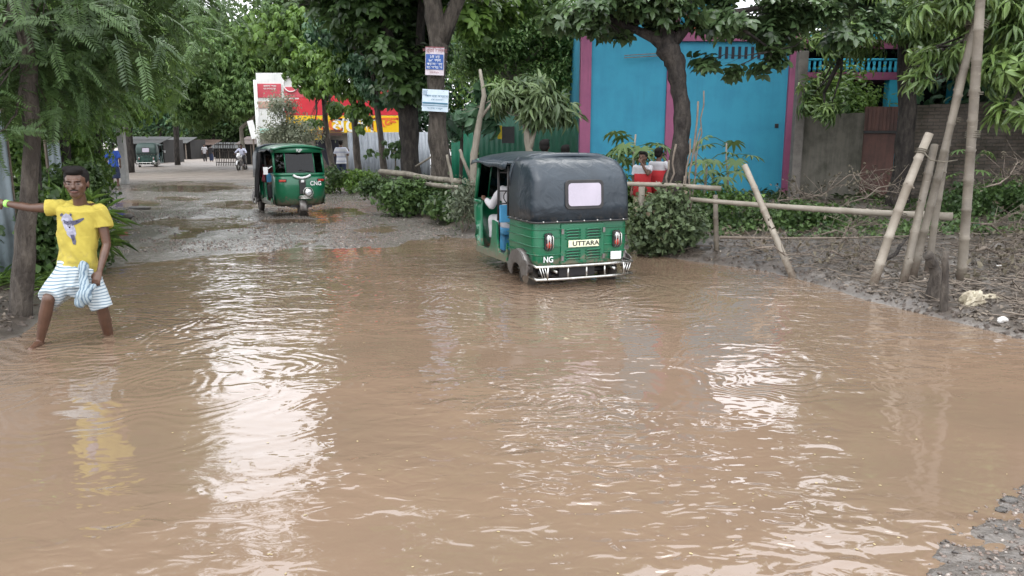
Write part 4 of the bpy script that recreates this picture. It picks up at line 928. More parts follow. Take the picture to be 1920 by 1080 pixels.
a = XZ(1292, 80, YH+1.4); b = XZ(1335, 20, YH+1.4); hbox('orange_panel', (a[0]-.1, YH+1.42, zt+.24), (b[0]-.02, YH+1.5, zt+.95), P_orange)
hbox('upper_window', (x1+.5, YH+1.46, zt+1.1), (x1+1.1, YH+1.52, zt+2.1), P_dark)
hbox('roof_slab', (x1+.2, YH+1.1, zt+2.2), (XZ(1415, 40)[0], YH+6.9, zt+2.02), P_pink)
# ventilator slots under the beam
m = MB(hb.location)
for k in range(11): xx = x2-.25-k*.17; m.box((xx, YH-.012, zt-.28), (.07, .03, .30))
m.build('vent_slots', P_dark, hb)
m = MB(hb.location); q = XZ(1456, 236); m.box((q[0], YH-.01, q[1]), (.10, .03, .11)); m.build('wall_socket', M['black'], hb, bevel=.01)
m = MB(hb.location)
p = XZ(1168, 106); q = XZ(1240, 101)
for dz in (0, -.06): m.tube([(p[0], YH-.25, p[1]+dz), (q[0], YH-.15, q[1]+dz)], .012, 5)
m.build('iron_rods', M['twig'], hb)
# recessed wing with verandah, right of the pillar
YW = YH+1.2; xe = XZ(1800, 200, YW)[0]
def zat(v, Y=YW): return XZ(1600, v, Y)[1]
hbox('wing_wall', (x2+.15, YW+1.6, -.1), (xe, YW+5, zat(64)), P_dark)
hbox('fascia', (x2+.15, YW-.15, zat(75)), (xe, YW+1.6, zat(62)), P_cyan)
hbox('upper_beam', (x2+.15, YW-.10, zat(92)), (xe, YW+.2, zat(75)-.003), P_pink)
hbox('floor_beam', (x2+.15, YW-.10, zat(150)), (xe, YW+1.6, zat(136)), P_pink)
m = MB(hb.location); z0, z1 = zat(136), zat(112)
m.box(((x2+xe)/2, YW, z1), (xe-x2-.3, .12, .06))
k = x2+.25
while k < xe: m.lf = 0; m.tube([(k, YW, z0), (k, YW, z0+.1), (k, YW, (z0+z1)/2), (k, YW, z1)], [.035, .06, .035, .05], 8); k += .15
m.build('balustrade', P_cyan, hb, True)
for u in (1518, 1672, 1790):
    xx = XZ(u, 200, YW)[0]; hbox('verandah_post', (xx-.16, YW-.08, -.1), (xx+.16, YW+.22, zat(150)), P_cyan)
    hbox('post_stripe', (xx+.02, YW-.10, .6), (xx+.10, YW-.07, 2.2), P_orange)
    hbox('post_stripe', (xx-.10, YW-.10, .6), (xx-.04, YW-.07, 2.2), P_pink)
# boundary wall of old brick, with a rusty gate
def brick_mat():
    m, t = nodes('old_brick'); v = coord(t, rot=(R(90), 0, 0)); br = N(t, 'ShaderNodeTexBrick'); t.links.new(v, br.inputs['Vector'])
    br.inputs['Scale'].default_value = 1; br.inputs['Brick Width'].default_value = .26; br.inputs['Row Height'].default_value = .085; br.inputs['Mortar Size'].default_value = .010; br.inputs['Mortar Smooth'].default_value = .3
    br.inputs['Color1'].default_value = (.15, .105, .085, 1); br.inputs['Color2'].default_value = (.09, .068, .058, 1); br.inputs['Mortar'].default_value = (.045, .042, .036, 1)
    o = coord(t); n = noise(t, o, 1.4, 6, .65); moss = ramp(t, n, [(.42, (.05, .053, .036)), (.58, (.18, .16, .135))])
    x = N(t, 'ShaderNodeMix', data_type='RGBA'); x.inputs[0].default_value = .5; t.links.new(br.outputs['Color'], x.inputs[6]); t.links.new(moss, x.inputs[7])
    sp = N(t, 'ShaderNodeSeparateXYZ'); t.links.new(o, sp.inputs[0])
    h = mathn(t, 'ADD', mathn(t, 'MULTIPLY', br.outputs['Fac'], -.8), mathn(t, 'MULTIPLY', noise(t, o, 22, 5, .6), .6)); finish(m, t, x.outputs[2], .9, h, 1, .03); return m
P_brick = brick_mat(); P_plas = planar('mossy_plaster', (.15, .138, .115), (.06, .06, .045), .9, 1.8, .4); P_rust = planar('rusty_sheet', (.13, .065, .052), (.07, .04, .035), .7, 2.5, .5)
def wall_seg(name, label, a, b, zt0, zt1, mt, thick=.22, cat='wall', rough_top=.02, zb=-.1):
    a, b = Vector(a), Vector(b); d = (b-a); Lw = d.length; o = empty(name, ((a+b)/2).to_tuple()[:2]+(gh(*((a+b)/2).xy),), math.atan2(d.y, d.x), label, cat)
    m = MB(); n = max(4, int(Lw/.25)); zo = o.location.z; rings = []
    for i in range(n+1):
        x = -Lw/2+Lw*i/n; z = zt0+(zt1-zt0)*i/n-zo+random.uniform(-1, 1)*rough_top
        rings.append([(x, -thick/2, zb-zo), (x, thick/2, zb-zo), (x, thick/2, z), (x, -thick/2, z)])
    m.loft(rings); return o, m.build('masonry', mt, o), Lw, zo
def wp(u, Y): p = W(u, 267, Y); return (p.x, Y, 0)
YB = 19.6
wall_seg('boundary_wall', 'mossy plastered boundary wall between the blue house and the rusty gate', wp(1487, YB), wp(1614, YB), XZ(1487, 220, YB)[1], XZ(1614, 210, YB)[1], P_plas)
wall_seg('boundary_wall', 'old brick boundary wall running out of the photo right of the concrete post', wp(1704, YB), wp(2350, YB-2.5), XZ(1704, 196, YB)[1], XZ(1704, 190, YB)[1], P_brick, rough_top=.03)
gx0 = wp(1614, YB)[0]+.02; gx1 = wp(1680, YB)[0]; zg = XZ(1640, 200, YB)[1]
g = empty('rusty_gate', ((gx0+gx1)/2, YB, .3), 0, 'rusty brown sheet metal gate set in the old wall', 'gate')
def gbox(name, c, d, mt): m = MB(g.location); m.box(c, d); return m.build(name, mt, g, bevel=.008)
zm = XZ(1640, 250, YB)[1]
gbox('gate_leaf', ((gx0+gx1)/2, YB, (zm+.25)/2), (gx1-gx0-.05, .04, zm-.25), P_rust); gbox('lintel', ((gx0+gx1)/2, YB-.02, zm+.03), (gx1-gx0, .12, .07), M['black'])
m = MB(g.location)
for k in range(9): m.box((gx0+.06+(gx1-gx0-.12)*k/8, YB, (zm+zg)/2+.03), (.085, .03, zg-zm-.06))
m.build('upper_boards', P_rust, g)
# square concrete post left of the wall by the pillar
def post(u, Y, v0, r, label, mt, name='concrete_post', lean=0):
    p = wp(u, Y); z0 = gh(p[0], Y); zt_ = XZ(u, v0, Y)[1]; o = empty(name, (p[0], Y, z0), 0, label, 'post'); m = MB()
    m.box((0, 0, (zt_-z0)/2-.1), (2*r, 2*r, zt_-z0+.2), M=Matrix.Rotation(lean, 4, 'Y')); m.build('post_shaft', mt, o, bevel=.02); return o
post(1494, YB-.35, 96, .115, 'grey square concrete post against the pink corner pillar', mat('grey_concrete', (.16, .145, .13), (.10, .09, .08), .9, 4, .5, .01))
post(228, 33, 232, .13, 'pale concrete pole beside the man in blue at the left verge', mat('pale_concrete', (.33, .33, .32), (.25, .25, .24), .9, 4, .3, .01), 'concrete_pole')
# left edge: pale blue-grey sheet fence behind the trunk
def corrugated(name, label, a, b, z0, z1, mt, per=.09, amp=.012, rail=True):
    a, b = Vector(a), Vector(b); d = b-a; Lw = d.length; o = empty(name, (*((a+b)/2).xy, z0), math.atan2(d.y, d.x), label, 'fence'); m = MB(); n = int(Lw/per*6)
    m.loft([[(-Lw/2+Lw*i/n, amp*math.sin(i/6*2*math.pi), z) for i in range(n+1)] for z in (0, z1-z0)], closed=False, cap=False); solid(m.build('sheet', mt, o, True), .004)
    if rail:
        for z in (.3*(z1-z0), .8*(z1-z0)):
            m = MB(); m.tube([(-Lw/2, .05, z), (Lw/2, .05, z)], .025, 6); m.build('rail', M['twig'], o)
        k = -Lw/2
        while k <= Lw/2: m = MB(); m.tube([(k, .06, -.2), (k, .06, z1-z0+.05)], .03, 6); m.build('fence_post', M['twig'], o); k += Lw/3 if Lw < 8 else 2
    return o
P_tin = planar('pale_tin', (.34, .37, .41), (.22, .24, .27), .4, 2, .6); P_tin2 = planar('blue_grey_tin', (.25, .29, .31), (.12, .15, .16), .6, 2, .6); P_tin3 = planar('dirty_tin', (.17, .21, .23), (.08, .095, .10), .6, 2, .6)
corrugated('tin_fence', 'pale blue-grey tin sheet fence at the left edge behind the grabbed trunk', wp(-260, 8.4), wp(12, 9.2), .0, 2.1, P_tin3, .12)
corrugated('tin_fence', 'weathered pale tin sheet standing among leaves behind the wading man', wp(88, 14), wp(112, 14.2), .1, 1.75, P_tin2, .1)
corrugated('tin_fence', 'pale corrugated tin fence under the red and yellow sign', wp(652, 36), wp(806, 35), .1, XZ(720, 248, 35.5)[1], P_tin, .16, .02)
P_grn = planar('green_sheet', (.006, .22, .12), (.006, .17, .09), .5, 1, .4); P_dgrn = planar('dark_green_sheet', (.010, .11, .06), (.006, .085, .045), .5, 1, .4)
corrugated('green_fence', 'bright green sheet fence left of the bare leaning trunk', wp(846, 27.4), wp(888, 27.2), .2, XZ(870, 246, 27)[1], P_grn, .2, .01)
corrugated('green_fence', 'long dark green sheet wall behind the hooded rickshaw', wp(898, 26), wp(1092, 24), .2, XZ(1000, 196, 25)[1], P_dgrn, .2, .01)
m = MB(); p = W(937, 248, 25.1); yb = empty('hanging_banner', p, 0, 'small yellow and black banner hung on the dark green wall', 'banner')
m.box((0, 0, 0), (.14, .02, .42)); m.build('yellow_cloth', mat('yellow_paint', (.75, .55, .02), None, .6), yb); m = MB(); m.box((.27, 0, -.08), (.40, .02, .52)); m.build('black_cloth', M['black'], yb)
# ------------------------------------------------------------ shop with the red and yellow sign
YS = 40
sx0 = XZ(482, 200, YS)[0]; sx1 = XZ(765, 200, YS)[0]
sh = empty('shop_building', ((sx0+sx1)/2, YS, 0), 0, 'roadside shop with a large red white and yellow sign and a dark doorway', 'shop')
def sbox(name, u0, v0, u1, v1, dy, th, mt, par=sh):
    a = W(u0, v0, YS+dy); b = W(u1, v1, YS+dy); m = MB(sh.location); m.box(((a.x+b.x)/2, YS+dy, (a.z+b.z)/2), (abs(b.x-a.x), th, abs(b.z-a.z))); return m.build(name, mt, par, bevel=.01)
S_red = planar('sign_red', (.62, .03, .045), (.5, .02, .04), .4, 1, .3); S_rose = planar('sign_rose', (.62, .10, .13), (.55, .08, .11), .4, 1, .3); S_yel = planar('sign_yellow', (.85, .55, .01), (.8, .48, .01), .4, 1, .2)
S_whi = planar('sign_white', (.82, .82, .80), (.7, .72, .70), .4, 1, .2); S_mint = planar('sign_mint', (.45, .72, .62), (.4, .65, .55), .4, 1, .2); S_or = planar('sign_orange', (.75, .16, .03), None or (.68, .13, .03), .4, 1, .2)
m = MB(sh.location); m.box(((sx0+sx1)/2, YS+3, 2.3), (sx1-sx0, 5.6, 4.6)); m.build('wall', planar('shop_wall', (.3, .27, .23), (.2, .18, .15)), sh)
sg = sbox('sign_board', 480, 137, 760, 250, -.10, .12, S_whi)
sbox('rose_panel', 482, 157, 528, 183, -.18, .03, S_rose, sg); sbox('rose_panel', 532, 163, 570, 183, -.18, .03, S_rose, sg)
sbox('red_band', 532, 186, 752, 216, -.19, .04, S_red, sg); sbox('red_cap', 560, 168, 752, 186, -.16, .04, S_red, sg); sbox('tan_band', 483, 190, 530, 203, -.18, .03, planar('sign_tan', (.55, .35, .28), (.5, .3, .25)), sg)
sbox('yellow_band', 536, 217, 756, 249, -.19, .04, S_yel, sg); sbox('yellow_strip', 590, 250, 604, 272, -.17, .03, S_yel, sg); sbox('mint_strip', 484, 241, 532, 250, -.18, .03, S_mint, sg)
# round emblem: white ring
m = MB(sh.location); c = W(545, 158, YS-.22); m.tube([(c.x+.36*math.cos(a), c.y, c.z+.36*math.sin(a)) for a in np.linspace(0, 2*math.pi, 28)], .07, 8, cap=False, flat=.4); m.build('ring_emblem', S_whi, sg, True)
def stext(s, u, v, h, mt, sq=1, al='LEFT'):
    p = W(u, v, YS-.225)-sh.location; return text(sg, s, h, p, RX90, mt, squash=sq, align=al)
stext('বাংলা সেবা', 494, 161.5, .13, S_whi, 1.1); stext('যোগাযোগ', 494, 166.5, .12, S_whi, 1.1)
stext('বাজার', 640, 176, .5, S_whi, 1.3); stext('KC', 588, 235, 1.0, S_or, 1.1); stext('মেলা', 622, 235, 1.0, S_whi, 1.1); stext('বাজার', 682, 233, .95, S_or, 1.0)
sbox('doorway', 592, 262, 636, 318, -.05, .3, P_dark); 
aw = MB(sh.location)
for k in range(6): a = W(588, 250+k*2, YS-.3-k*.35); b = W(640, 250+k*2, YS-.3-k*.35); aw.box(((a.x+b.x)/2, YS-.4-k*.3, 2.35-k*.05), (b.x-a.x, .32, .03))
aw.build('slatted_awning', P_rust, sh)
m = MB(sh.location); p0 = W(478, 150, YS-.3); m.tube([(p0.x, YS-.3, -.1), (p0.x, YS-.3, p0.z)], .09, 8); m.build('sign_pole', S_whi, sh, True)
# dark stall opening beside it, with a sagging white canvas edge
st = empty('market_stall', on(*G(618, 324).xy), 0, 'dark makeshift stall with a pale canvas edge where the man in blue stands', 'stall')
sy = st.location.y; a = W(598, 318, sy+1); b = W(640, 260, sy+1); wst = b.x-a.x
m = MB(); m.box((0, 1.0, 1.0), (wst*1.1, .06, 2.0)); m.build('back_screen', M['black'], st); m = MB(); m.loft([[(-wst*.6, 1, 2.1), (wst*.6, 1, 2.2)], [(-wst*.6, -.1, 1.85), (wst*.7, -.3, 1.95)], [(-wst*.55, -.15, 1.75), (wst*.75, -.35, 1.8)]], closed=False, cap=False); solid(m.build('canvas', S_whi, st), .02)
for x in (-wst*.5, wst*.55): m = MB(); m.tube([(x, -.1, -.1), (x, -.1, 1.95)], .04, 6); m.build('pole', M['twig'], st)
# ------------------------------------------------------------ sheds at the far end of the road
def shed(u0, u1, Y, vt, label, mt, roof, dep=4, open_=True, lean=.35):
    a = wp(u0, Y); b = wp(u1, Y); zt_ = XZ(u0, vt, Y)[1]; o = empty('roadside_shed', ((a[0]+b[0])/2, Y, 0), 0, label, 'shed'); Lw = b[0]-a[0]
    m = MB(); m.box((0, dep/2+.6, zt_/2), (Lw, dep, zt_)); m.build('wall', mt, o)
    m = MB(); m.loft([[(-Lw/2-.2, -.8, zt_-lean), (Lw/2+.2, -.8, zt_-lean)], [(-Lw/2-.2, dep/2, zt_+.25), (Lw/2+.2, dep/2, zt_+.25)]], closed=False, cap=False); solid(m.build('roof', roof, o), .05)
    for k in range(4): m = MB(); x = -Lw/2+Lw*k/3; m.tube([(x, -.6, 0), (x, -.6, zt_-lean+.05)], .05, 6); m.build('post', M['twig'], o)
    m = MB(); m.box((0, .1, .5), (Lw*.8, .5, .9)); m.build('counter', Wd, o)
    return o
R_tin = planar('roof_tin', (.055, .058, .06), (.035, .035, .03), .9, .8, .6); R_rust = planar('roof_rust', (.10, .065, .05), (.07, .05, .04), .7, .8, .6); Wd = planar('shaded_wood', (.018, .016, .014), (.010, .009, .008), .9)  # shed wood and roof colours darkened to stand in for canopy shade
shed(232, 300, 66, 262, 'dark roadside shed behind the parked rickshaw at the left', Wd, R_tin)
shed(300, 352, 80, 262, 'low dark shed with grey tin roof in the middle of the far road', Wd, R_tin)
shed(356, 402, 92, 266, 'shed with a rusty roof at the far end of the road', Wd, R_rust)
shed(398, 446, 84, 272, 'dark shed behind the bamboo gate', Wd, R_tin)
shed(452, 520, 62, 262, 'dark shed to the right of the rider', Wd, R_rust)
# slatted bamboo screen by the road
bg_ = empty('bamboo_screen', G(424, 312), 0, 'dark slatted bamboo screen standing beside the rider on the far road', 'screen'); Yg = bg_.location.y; wg = (wp(440, Yg)[0]-wp(404, Yg)[0]); hg = XZ(420, 266, Yg)[1]
for k in range(12): m = MB(); x = -wg/2+wg*k/11; m.tube([(x, 0, 0), (x+random.uniform(-.03, .03), 0, hg*random.uniform(.9, 1.03))], .028, 6); m.build('slat', M['bark_dark'], bg_)
for z in (.3, 1.1, 1.6): m = MB(); m.tube([(-wg/2, -.04, z), (wg/2, -.04, z)], .03, 6); m.build('crossbar', M['bark_dark'], bg_)
m = MB(); p = W(478, 267, 44); ts = empty('tilted_board', (p.x-.1, 44, 0), 0, 'narrow white board tilted on a post left of the shop sign', 'sign'); m.box((0, 0, 0), (.34, .03, 1.0), M=Matrix.Translation((0, 0, XZ(472, 243, 44)[1])) @ Matrix.Rotation(R(-12), 4, 'Y')); m.build('board', S_whi, ts); m = MB(); m.tube([(0, .05, 0), (0, .05, 3.0)], .05, 6); m.build('post', M['twig'], ts)
# ------------------------------------------------------------ foliage materials
G_dark = leafmat('leaf_dark', (0.026, 0.052, 0.019), (0.089, 0.160, 0.048)); G_mid = leafmat('leaf_mid', (0.041, 0.090, 0.022), (0.168, 0.285, 0.062)); G_bright = leafmat('leaf_bright', (.058, .125, .035), (.185, .30, .095))
G_blue = leafmat('leaf_bluish', (0.026, 0.068, 0.039), (0.099, 0.194, 0.097)); G_gloss = leafmat('leaf_glossy', (0.025, 0.048, 0.021), (0.094, 0.152, 0.059), .3, .2); G_mango = leafmat('leaf_mango', (0.041, 0.081, 0.028), (0.178, 0.269, 0.076), .35, .25)
G_yel = leafmat('leaf_yellowish', (.045, .095, .025), (.12, .19, .06), .5, .2); G_grey = leafmat('leaf_greyish', (.05, .07, .045), (.16, .19, .12)); G_pale = leafmat('leaf_pale', (.10, .13, .08), (.32, .34, .24)); G_weed = leafmat('leaf_weed', (.02, .05, .018), (.09, .15, .045), brown=(.15, .11, .06))
BD, BB, BG = M['bark_dark'], M['bark_brown'], M['bark_grey']
def B(u, v, Y, r, n): return (W(u, v, Y), r, n)
def Gp(u, Y): p = wp(u, Y); return Vector((p[0], Y, gh(p[0], Y)-.08))
# left trees
a = onp(35, 588)-Vector((0, 0, .1)); Ya = a.y
tree('feathery_tree', 'slim brown tree the wading man holds on to at the left edge', a, [(a, .105), (W(48, 430, Ya), .088), (W(62, 260, Ya), .075), (W(50, 80, Ya), .065), (W(40, -200, Ya), .05)],
    [B(80, -20, Ya+.5, (2.0, 1.8, 1.0), 620), B(10, 120, Ya+.3, (.9, 1.0, .7), 260), B(190, 10, Ya+.6, (1.3, 1.3, .7), 420), B(285, -25, 8.8, (.7, .9, .42), 150), B(30, 215, Ya-.2, (.35, .6, .25), 60), B(130, 130, Ya+1.5, (1., 1., .6), 260)], 'pin', G_dark, BB, scale=(.8, 1.3), density=1.35)
a = onp(72, 500); Yb = a.y
tree('feathery_tree', 'thin dark trunk just behind the tree the man holds', a-Vector((0, 0, .1)), [(a-Vector((0, 0, .1)), .08), (W(66, 350, Yb), .07), (W(70, 100, Yb), .06)],
    [B(130, 110, Yb+1.5, (1.1, 1.2, .85), 420), B(50, 50, Yb+1, (1.4, 1.4, 1.1), 380), B(215, 30, Yb+2.5, (1.1, 1.2, .7), 300)], 'pin', G_mid, BD, scale=(.9, 1.4), density=1.3)
a = Gp(112, 15)
tree('broadleaf_tree', 'leafy tree at the left verge with foliage hanging down to the bushes', a, [(a, .13), (W(118, 230, 15), .10), (W(130, 60, 15), .08)],
    [B(175, 120, 16, (1.05, 1.3, .95), 1000), B(95, 255, 15.5, (.5, 1.0, .6), 300), B(50, 190, 15, (.9, 1.0, 1.2), 600), B(212, 165, 17, (.5, .8, .42), 330), B(90, 10, 15, (1.7, 1.8, 1.4), 1000)], 'fine', G_mid, BD, scale=(1.3, 2.2))
a = Gp(175, 20)
tree('broadleaf_tree', 'taller tree behind the left verge reaching over the road toward the far mango', a, [(a, .16), (W(180, 200, 20), .12), (W(200, 30, 20), .09)],
    [B(262, 115, 20.5, (1.0, 1.3, 1.05), 800), B(215, 20, 20, (1.7, 1.8, 1.3), 900), B(250, 190, 21.5, (.5, .8, .4), 260), B(110, 190, 19, (.7, 1.2, .8), 420)], 'mango', G_bright, BD, scale=(.9, 1.3))
a = Gp(120, 30)
tree('broadleaf_tree', 'dense dark tree far back behind the left verge', a, [(a, .2), (W(130, 100, 30), .15)], [B(80, 60, 30, (4, 3, 3), 2200), B(215, 40, 33, (2.8, 3, 2.6), 1400)], 'dist', G_dark, BD)
a = Gp(-300, 14)
tree('broadleaf_tree', 'big shade tree standing outside the left edge of the photo', a, [(a, .3), (W(-300, 0, 14), .2)], [B(-330, -260, 14, (5, 4, 3), 2200), B(-150, -80, 15, (3, 3, 2.4), 1300), B(-80, 150, 17, (2.5, 2, 2.4), 900)], 'dist', G_dark, BD)
# hedge of bushes along the left verge
for (u, Y, hz, rr, lm, lab) in ((118, 13.2, .7, (.45, .9, .65), G_weed, 'rounded bush behind the wading man beside the tin sheet'), (145, 19, .85, (.34, 1.0, .75), G_mid, 'tall leafy bush at the left verge nearest the man in blue'), (112, 10.2, .28, (.34, .4, .26), G_weed, 'low grassy bush on the bank right behind the wading man'), (108, 16, 1.0, (.4, .9, .8), G_bright, 'fresh green bush between the tin sheet and the man in blue')):
    p = Gp(u, Y); o = empty('bush', p, 0, lab, 'bush'); P, U, C = crown_points([((p.x, Y, p.z+hz), rr, 420 if Y > 11 else 200)], 1.5)
    scatter_mesh('foliage', 'creeper', P, lm, o, (.6, 1.2) if Y < 12 else (.9, 1.5), U, .6, p); m = MB(p); 
    for q in C[0][1][:10]: m.tube(jitter_path((p.x, p.y, p.z), q, 3, .1), [.02, .014, .01, .006], 5)
    m.build('stems', M['twig'], o)
# far trees closing the road
def ftree(u, Y, label, top, r, lm, tp='distm', trunkr=.22, bark=BD, n=1500, vt=None, vis=None, name='mango_tree', dens=1.0, sc_=(1, 1.5), low=None):
    a = Gp(u, Y); zt_ = top; bl = [((a.x, Y, zt_-r[2]), r, int(n*dens))]
    if low: bl += low
    return tree(name, label, a, [(a, trunkr), (Vector((a.x+.1, Y, (zt_-r[2])*.55)), trunkr*.8), (Vector((a.x, Y, zt_-r[2]*1.4)), trunkr*.6)], bl, tp, lm, bark, scale=sc_)
a = Gp(456, 51); a0 = W(510, 170, 51)
tree('mango_tree', 'round pale green mango tree over the far road with a slanting grey trunk', a, [(a, .17), (W(452, 240, 51), .14), (W(514, 190, 51), .12)],
    [B(405, 110, 51, (3.4, 2.6, 2.2), 2400), B(450, 170, 51, (2.3, 2.4, 1.6), 1200), B(350, 150, 51, (1.8, 2, 1.6), 900), B(400, 70, 52, (2, 2, 1.2), 900), B(370, 205, 52, (1.6, 2, 1.1), 700)], 'distm', G_bright, BG, scale=(.8, 1.2))
ftree(330, 60, 'dark tree left of the round mango over the far rickshaws', 9.5, (4.5, 3, 2.7), G_dark, n=2000)
ftree(330, 125, 'dark green wall of trees behind the far sheds', 9, (16, 4, 4.2), G_dark, 'dist', n=4200, sc_=(1.8, 2.8), name='broadleaf_tree')
ftree(480, 105, 'dark tree behind the rider and the bamboo screen', 8.5, (8, 4, 4.0), G_dark, 'dist', n=2600, sc_=(1.5, 2.4), name='broadleaf_tree')
ftree(400, 100, 'dark wide tree closing the view at the far end of the road', 10, (9, 4, 3.3), G_dark, 'dist', n=3200, sc_=(1.6, 2.6), name='broadleaf_tree')
ftree(300, 95, 'dark tree at the far left end of the road', 11, (7, 4, 3.6), G_blue, 'dist', n=2400, sc_=(1.6, 2.6), name='broadleaf_tree')
ftree(240, 45, 'dark tree over the left roadside sheds', 8.4, (3.4, 3, 2.3), G_dark, n=1800)
ftree(498, 56, 'dark tree behind the white end of the shop sign', 10.5, (5, 3, 3.3), G_dark, 'dist', n=2600, sc_=(1.2, 1.9), name='broadleaf_tree')
ftree(165, 62, 'tall tree at the back of the left verge', 12.5, (4, 3, 4), G_mid, 'dist', n=2400, sc_=(1.2, 2), name='broadleaf_tree')
ftree(560, 52, 'bright leafy tree above the shop roof', 9.8, (4.5, 3, 3), G_mid, 'distm', n=1500)
ftree(700, 50, 'dense tree behind the shop above the red band', 13, (6, 3.5, 5.2), G_dark, 'dist', n=3000, sc_=(1.1, 1.8), name='broadleaf_tree')
ftree(860, 46, 'bluish tree behind the tree with the two signs', 9.8, (3.6, 3, 4.8), G_blue, 'dist', n=1300, sc_=(1, 1.6), name='broadleaf_tree')
ftree(1010, 44, 'tall tree behind the green wall left of the blue house', 7.0, (4.6, 3, 2.8), G_mid, 'dist', n=1500, sc_=(1, 1.6), name='broadleaf_tree')
# trees in front of the shop
def thin(u0, Y, label, pts, blobs, tp='broad', lm=G_mid, r=.09, bark=BB, sc_=(.7, 1.1), name='teak_sapling', forks=()):
    a = Gp(u0, Y); return tree(name, label, a, [(a, r)]+[(W(u, v, Y), r*k) for u, v, k in pts], blobs, tp, lm, bark, scale=sc_, forks=forks)
thin(628, 31, 'slim leaning trunk directly behind the oncoming rickshaw', [(612, 250, .9), (606, 150, .7)], [B(600, 155, 31, (.9, 1, .55), 200), B(580, 110, 31, (1.2, 1, .8), 300), B(622, 200, 30.5, (.45, .6, .35), 55), B(520, 60, 32, (1.6, 1.3, 1), 420), B(590, 228, 30.6, (.3, .4, .18), 22)], r=.13)
thin(672, 29, 'slim straight trunk between the two saplings in front of the red sign', [(668, 280, .9), (663, 200, .75), (660, 140, .5)], [B(655, 150, 29, (1.1, 1, .6), 260), B(672, 220, 28.6, (.4, .6, .5), 60), B(640, 95, 29, (1.4, 1, .9), 360), B(690, 170, 29, (.7, .8, .5), 150)], r=.14)
thin(722, 27, 'slim dark trunk nearest the forked tree in front of the yellow band', [(714, 260, .9), (704, 170, .75), (690, 90, .5)], [B(700, 130, 27, (1.1, 1, .7), 260), B(712, 186, 27, (.6, .6, .2), 35), B(730, 40, 27, (1.5, 1.2, 1.1), 400), B(655, 40, 27.5, (1.3, 1.2, .9), 330)], r=.12, lm=G_blue,
    forks=([(W(704, 150, 27), .06), (W(680, 105, 27), .05), (W(660, 85, 27), .04)],))
a = Gp(508, 25)
tree('flowering_shrub', 'grey-green shrub with fine leaves standing over the roof of the oncoming rickshaw', a, [(a, .05), (W(538, 250, 25), .03)], [B(527, 225, 25, (.42, .5, .65), 170), B(560, 248, 25, (.75, .5, .28), 150), B(512, 250, 25, (.35, .4, .25), 60)], 'fine', G_pale, M['twig'], scale=(1, 1.5), cat='shrub')
# forked tree
a = onp(782, 378); a.z -= .1; Yf = 21.5; a = Vector((W(782, 300, Yf).x, Yf, gh(W(782, 300, Yf).x, Yf)-.1))
tree('forked_tree', 'large dark tree with a broad forked trunk left of the tree with the signs', a, [(a, .28), (W(768, 300, Yf), .24), (W(765, 200, Yf), .28), (W(752, 150, Yf), .17), (W(720, 40, Yf), .14), (W(695, -60, Yf), .11)],
    [B(660, -60, Yf, (1.6, 2.0, 1.0), 500), B(735, -90, Yf, (1.9, 2.2, 1.3), 800), (Rf(715, 760, Yf), (1.5, 1.6, 1.2), 800), (Rf(700, 880, Yf), (1.9, 1.8, 1.3), 1000), (Rf(690, 1010, Yf), (2.1, 2, 1.5), 1100), (Rf(770, 640, Yf), (1.1, 1.6, .9), 400), B(800, 40, Yf+1, (.8, 1, .8), 240), B(700, 30, Yf+1.2, (1.6, 1.2, .8), 420), B(560, 10, Yf+12, (2.2, 1.8, 1.1), 420), B(745, 90, Yf+1.6, (.7, .9, .7), 200)], 'jack', G_dark, BD, scale=(1.2, 1.9),
    forks=([(W(768, 210, Yf), .18), (W(785, 120, Yf), .13), (W(792, 0, Yf), .12), (W(790, -120, Yf), .1)], [(W(745, 120, Yf), .12), (W(700, 60, Yf+.3), .09), (W(650, 20, Yf+.5), .06)]))
# tree with two signs
Ys = 19.0; a = Vector((W(826, 390, Ys).x, Ys, gh(W(826, 390, Ys).x, Ys)-.15))
tree('roadside_tree', 'thick brown roadside tree with two tin signs nailed to its trunk', a, [(a, .30), (W(828, 330, Ys), .25), (W(821, 240, Ys), .23), (W(818, 150, Ys), .22), (W(822, 90, Ys), .24), (W(812, 10, Ys), .21), (W(802, -80, Ys), .16)],
    [B(870, -110, Ys, (1.3, 1.6, .8), 380), B(800, -160, Ys, (1.6, 1.8, 1.0), 500), (Rf(850, 900, Ys), (1.7, 1.7, 1.2), 700), (Rf(1000, 980, Ys), (2.0, 1.8, 1.2), 800), (Rf(1160, 950, Ys), (2.0, 1.8, 1.3), 800), (Rf(1290, 1040, Ys), (1.6, 1.6, 1.2), 500), (Rf(930, 1090, Ys), (2.3, 2.0, 1.5), 900), (Rf(1150, 1100, Ys), (2.3, 2.0, 1.5), 900), (Rf(1390, 1020, Ys), (1.6, 1.8, 1.2), 600), (Rf(1400, 900, Ys), (1.3, 1.5, .9), 350), B(905, 20, Ys+1.4, (.8, 1, .7), 240), B(985, -15, Ys+4, (1.2, 1.4, .8), 360)], 'jack', G_mid, BB, scale=(1.1, 1.8),
    forks=([(W(826, 80, Ys), .2), (W(850, 20, Ys), .17), (W(880, -50, Ys), .15), (W(900, -120, Ys), .1)],))
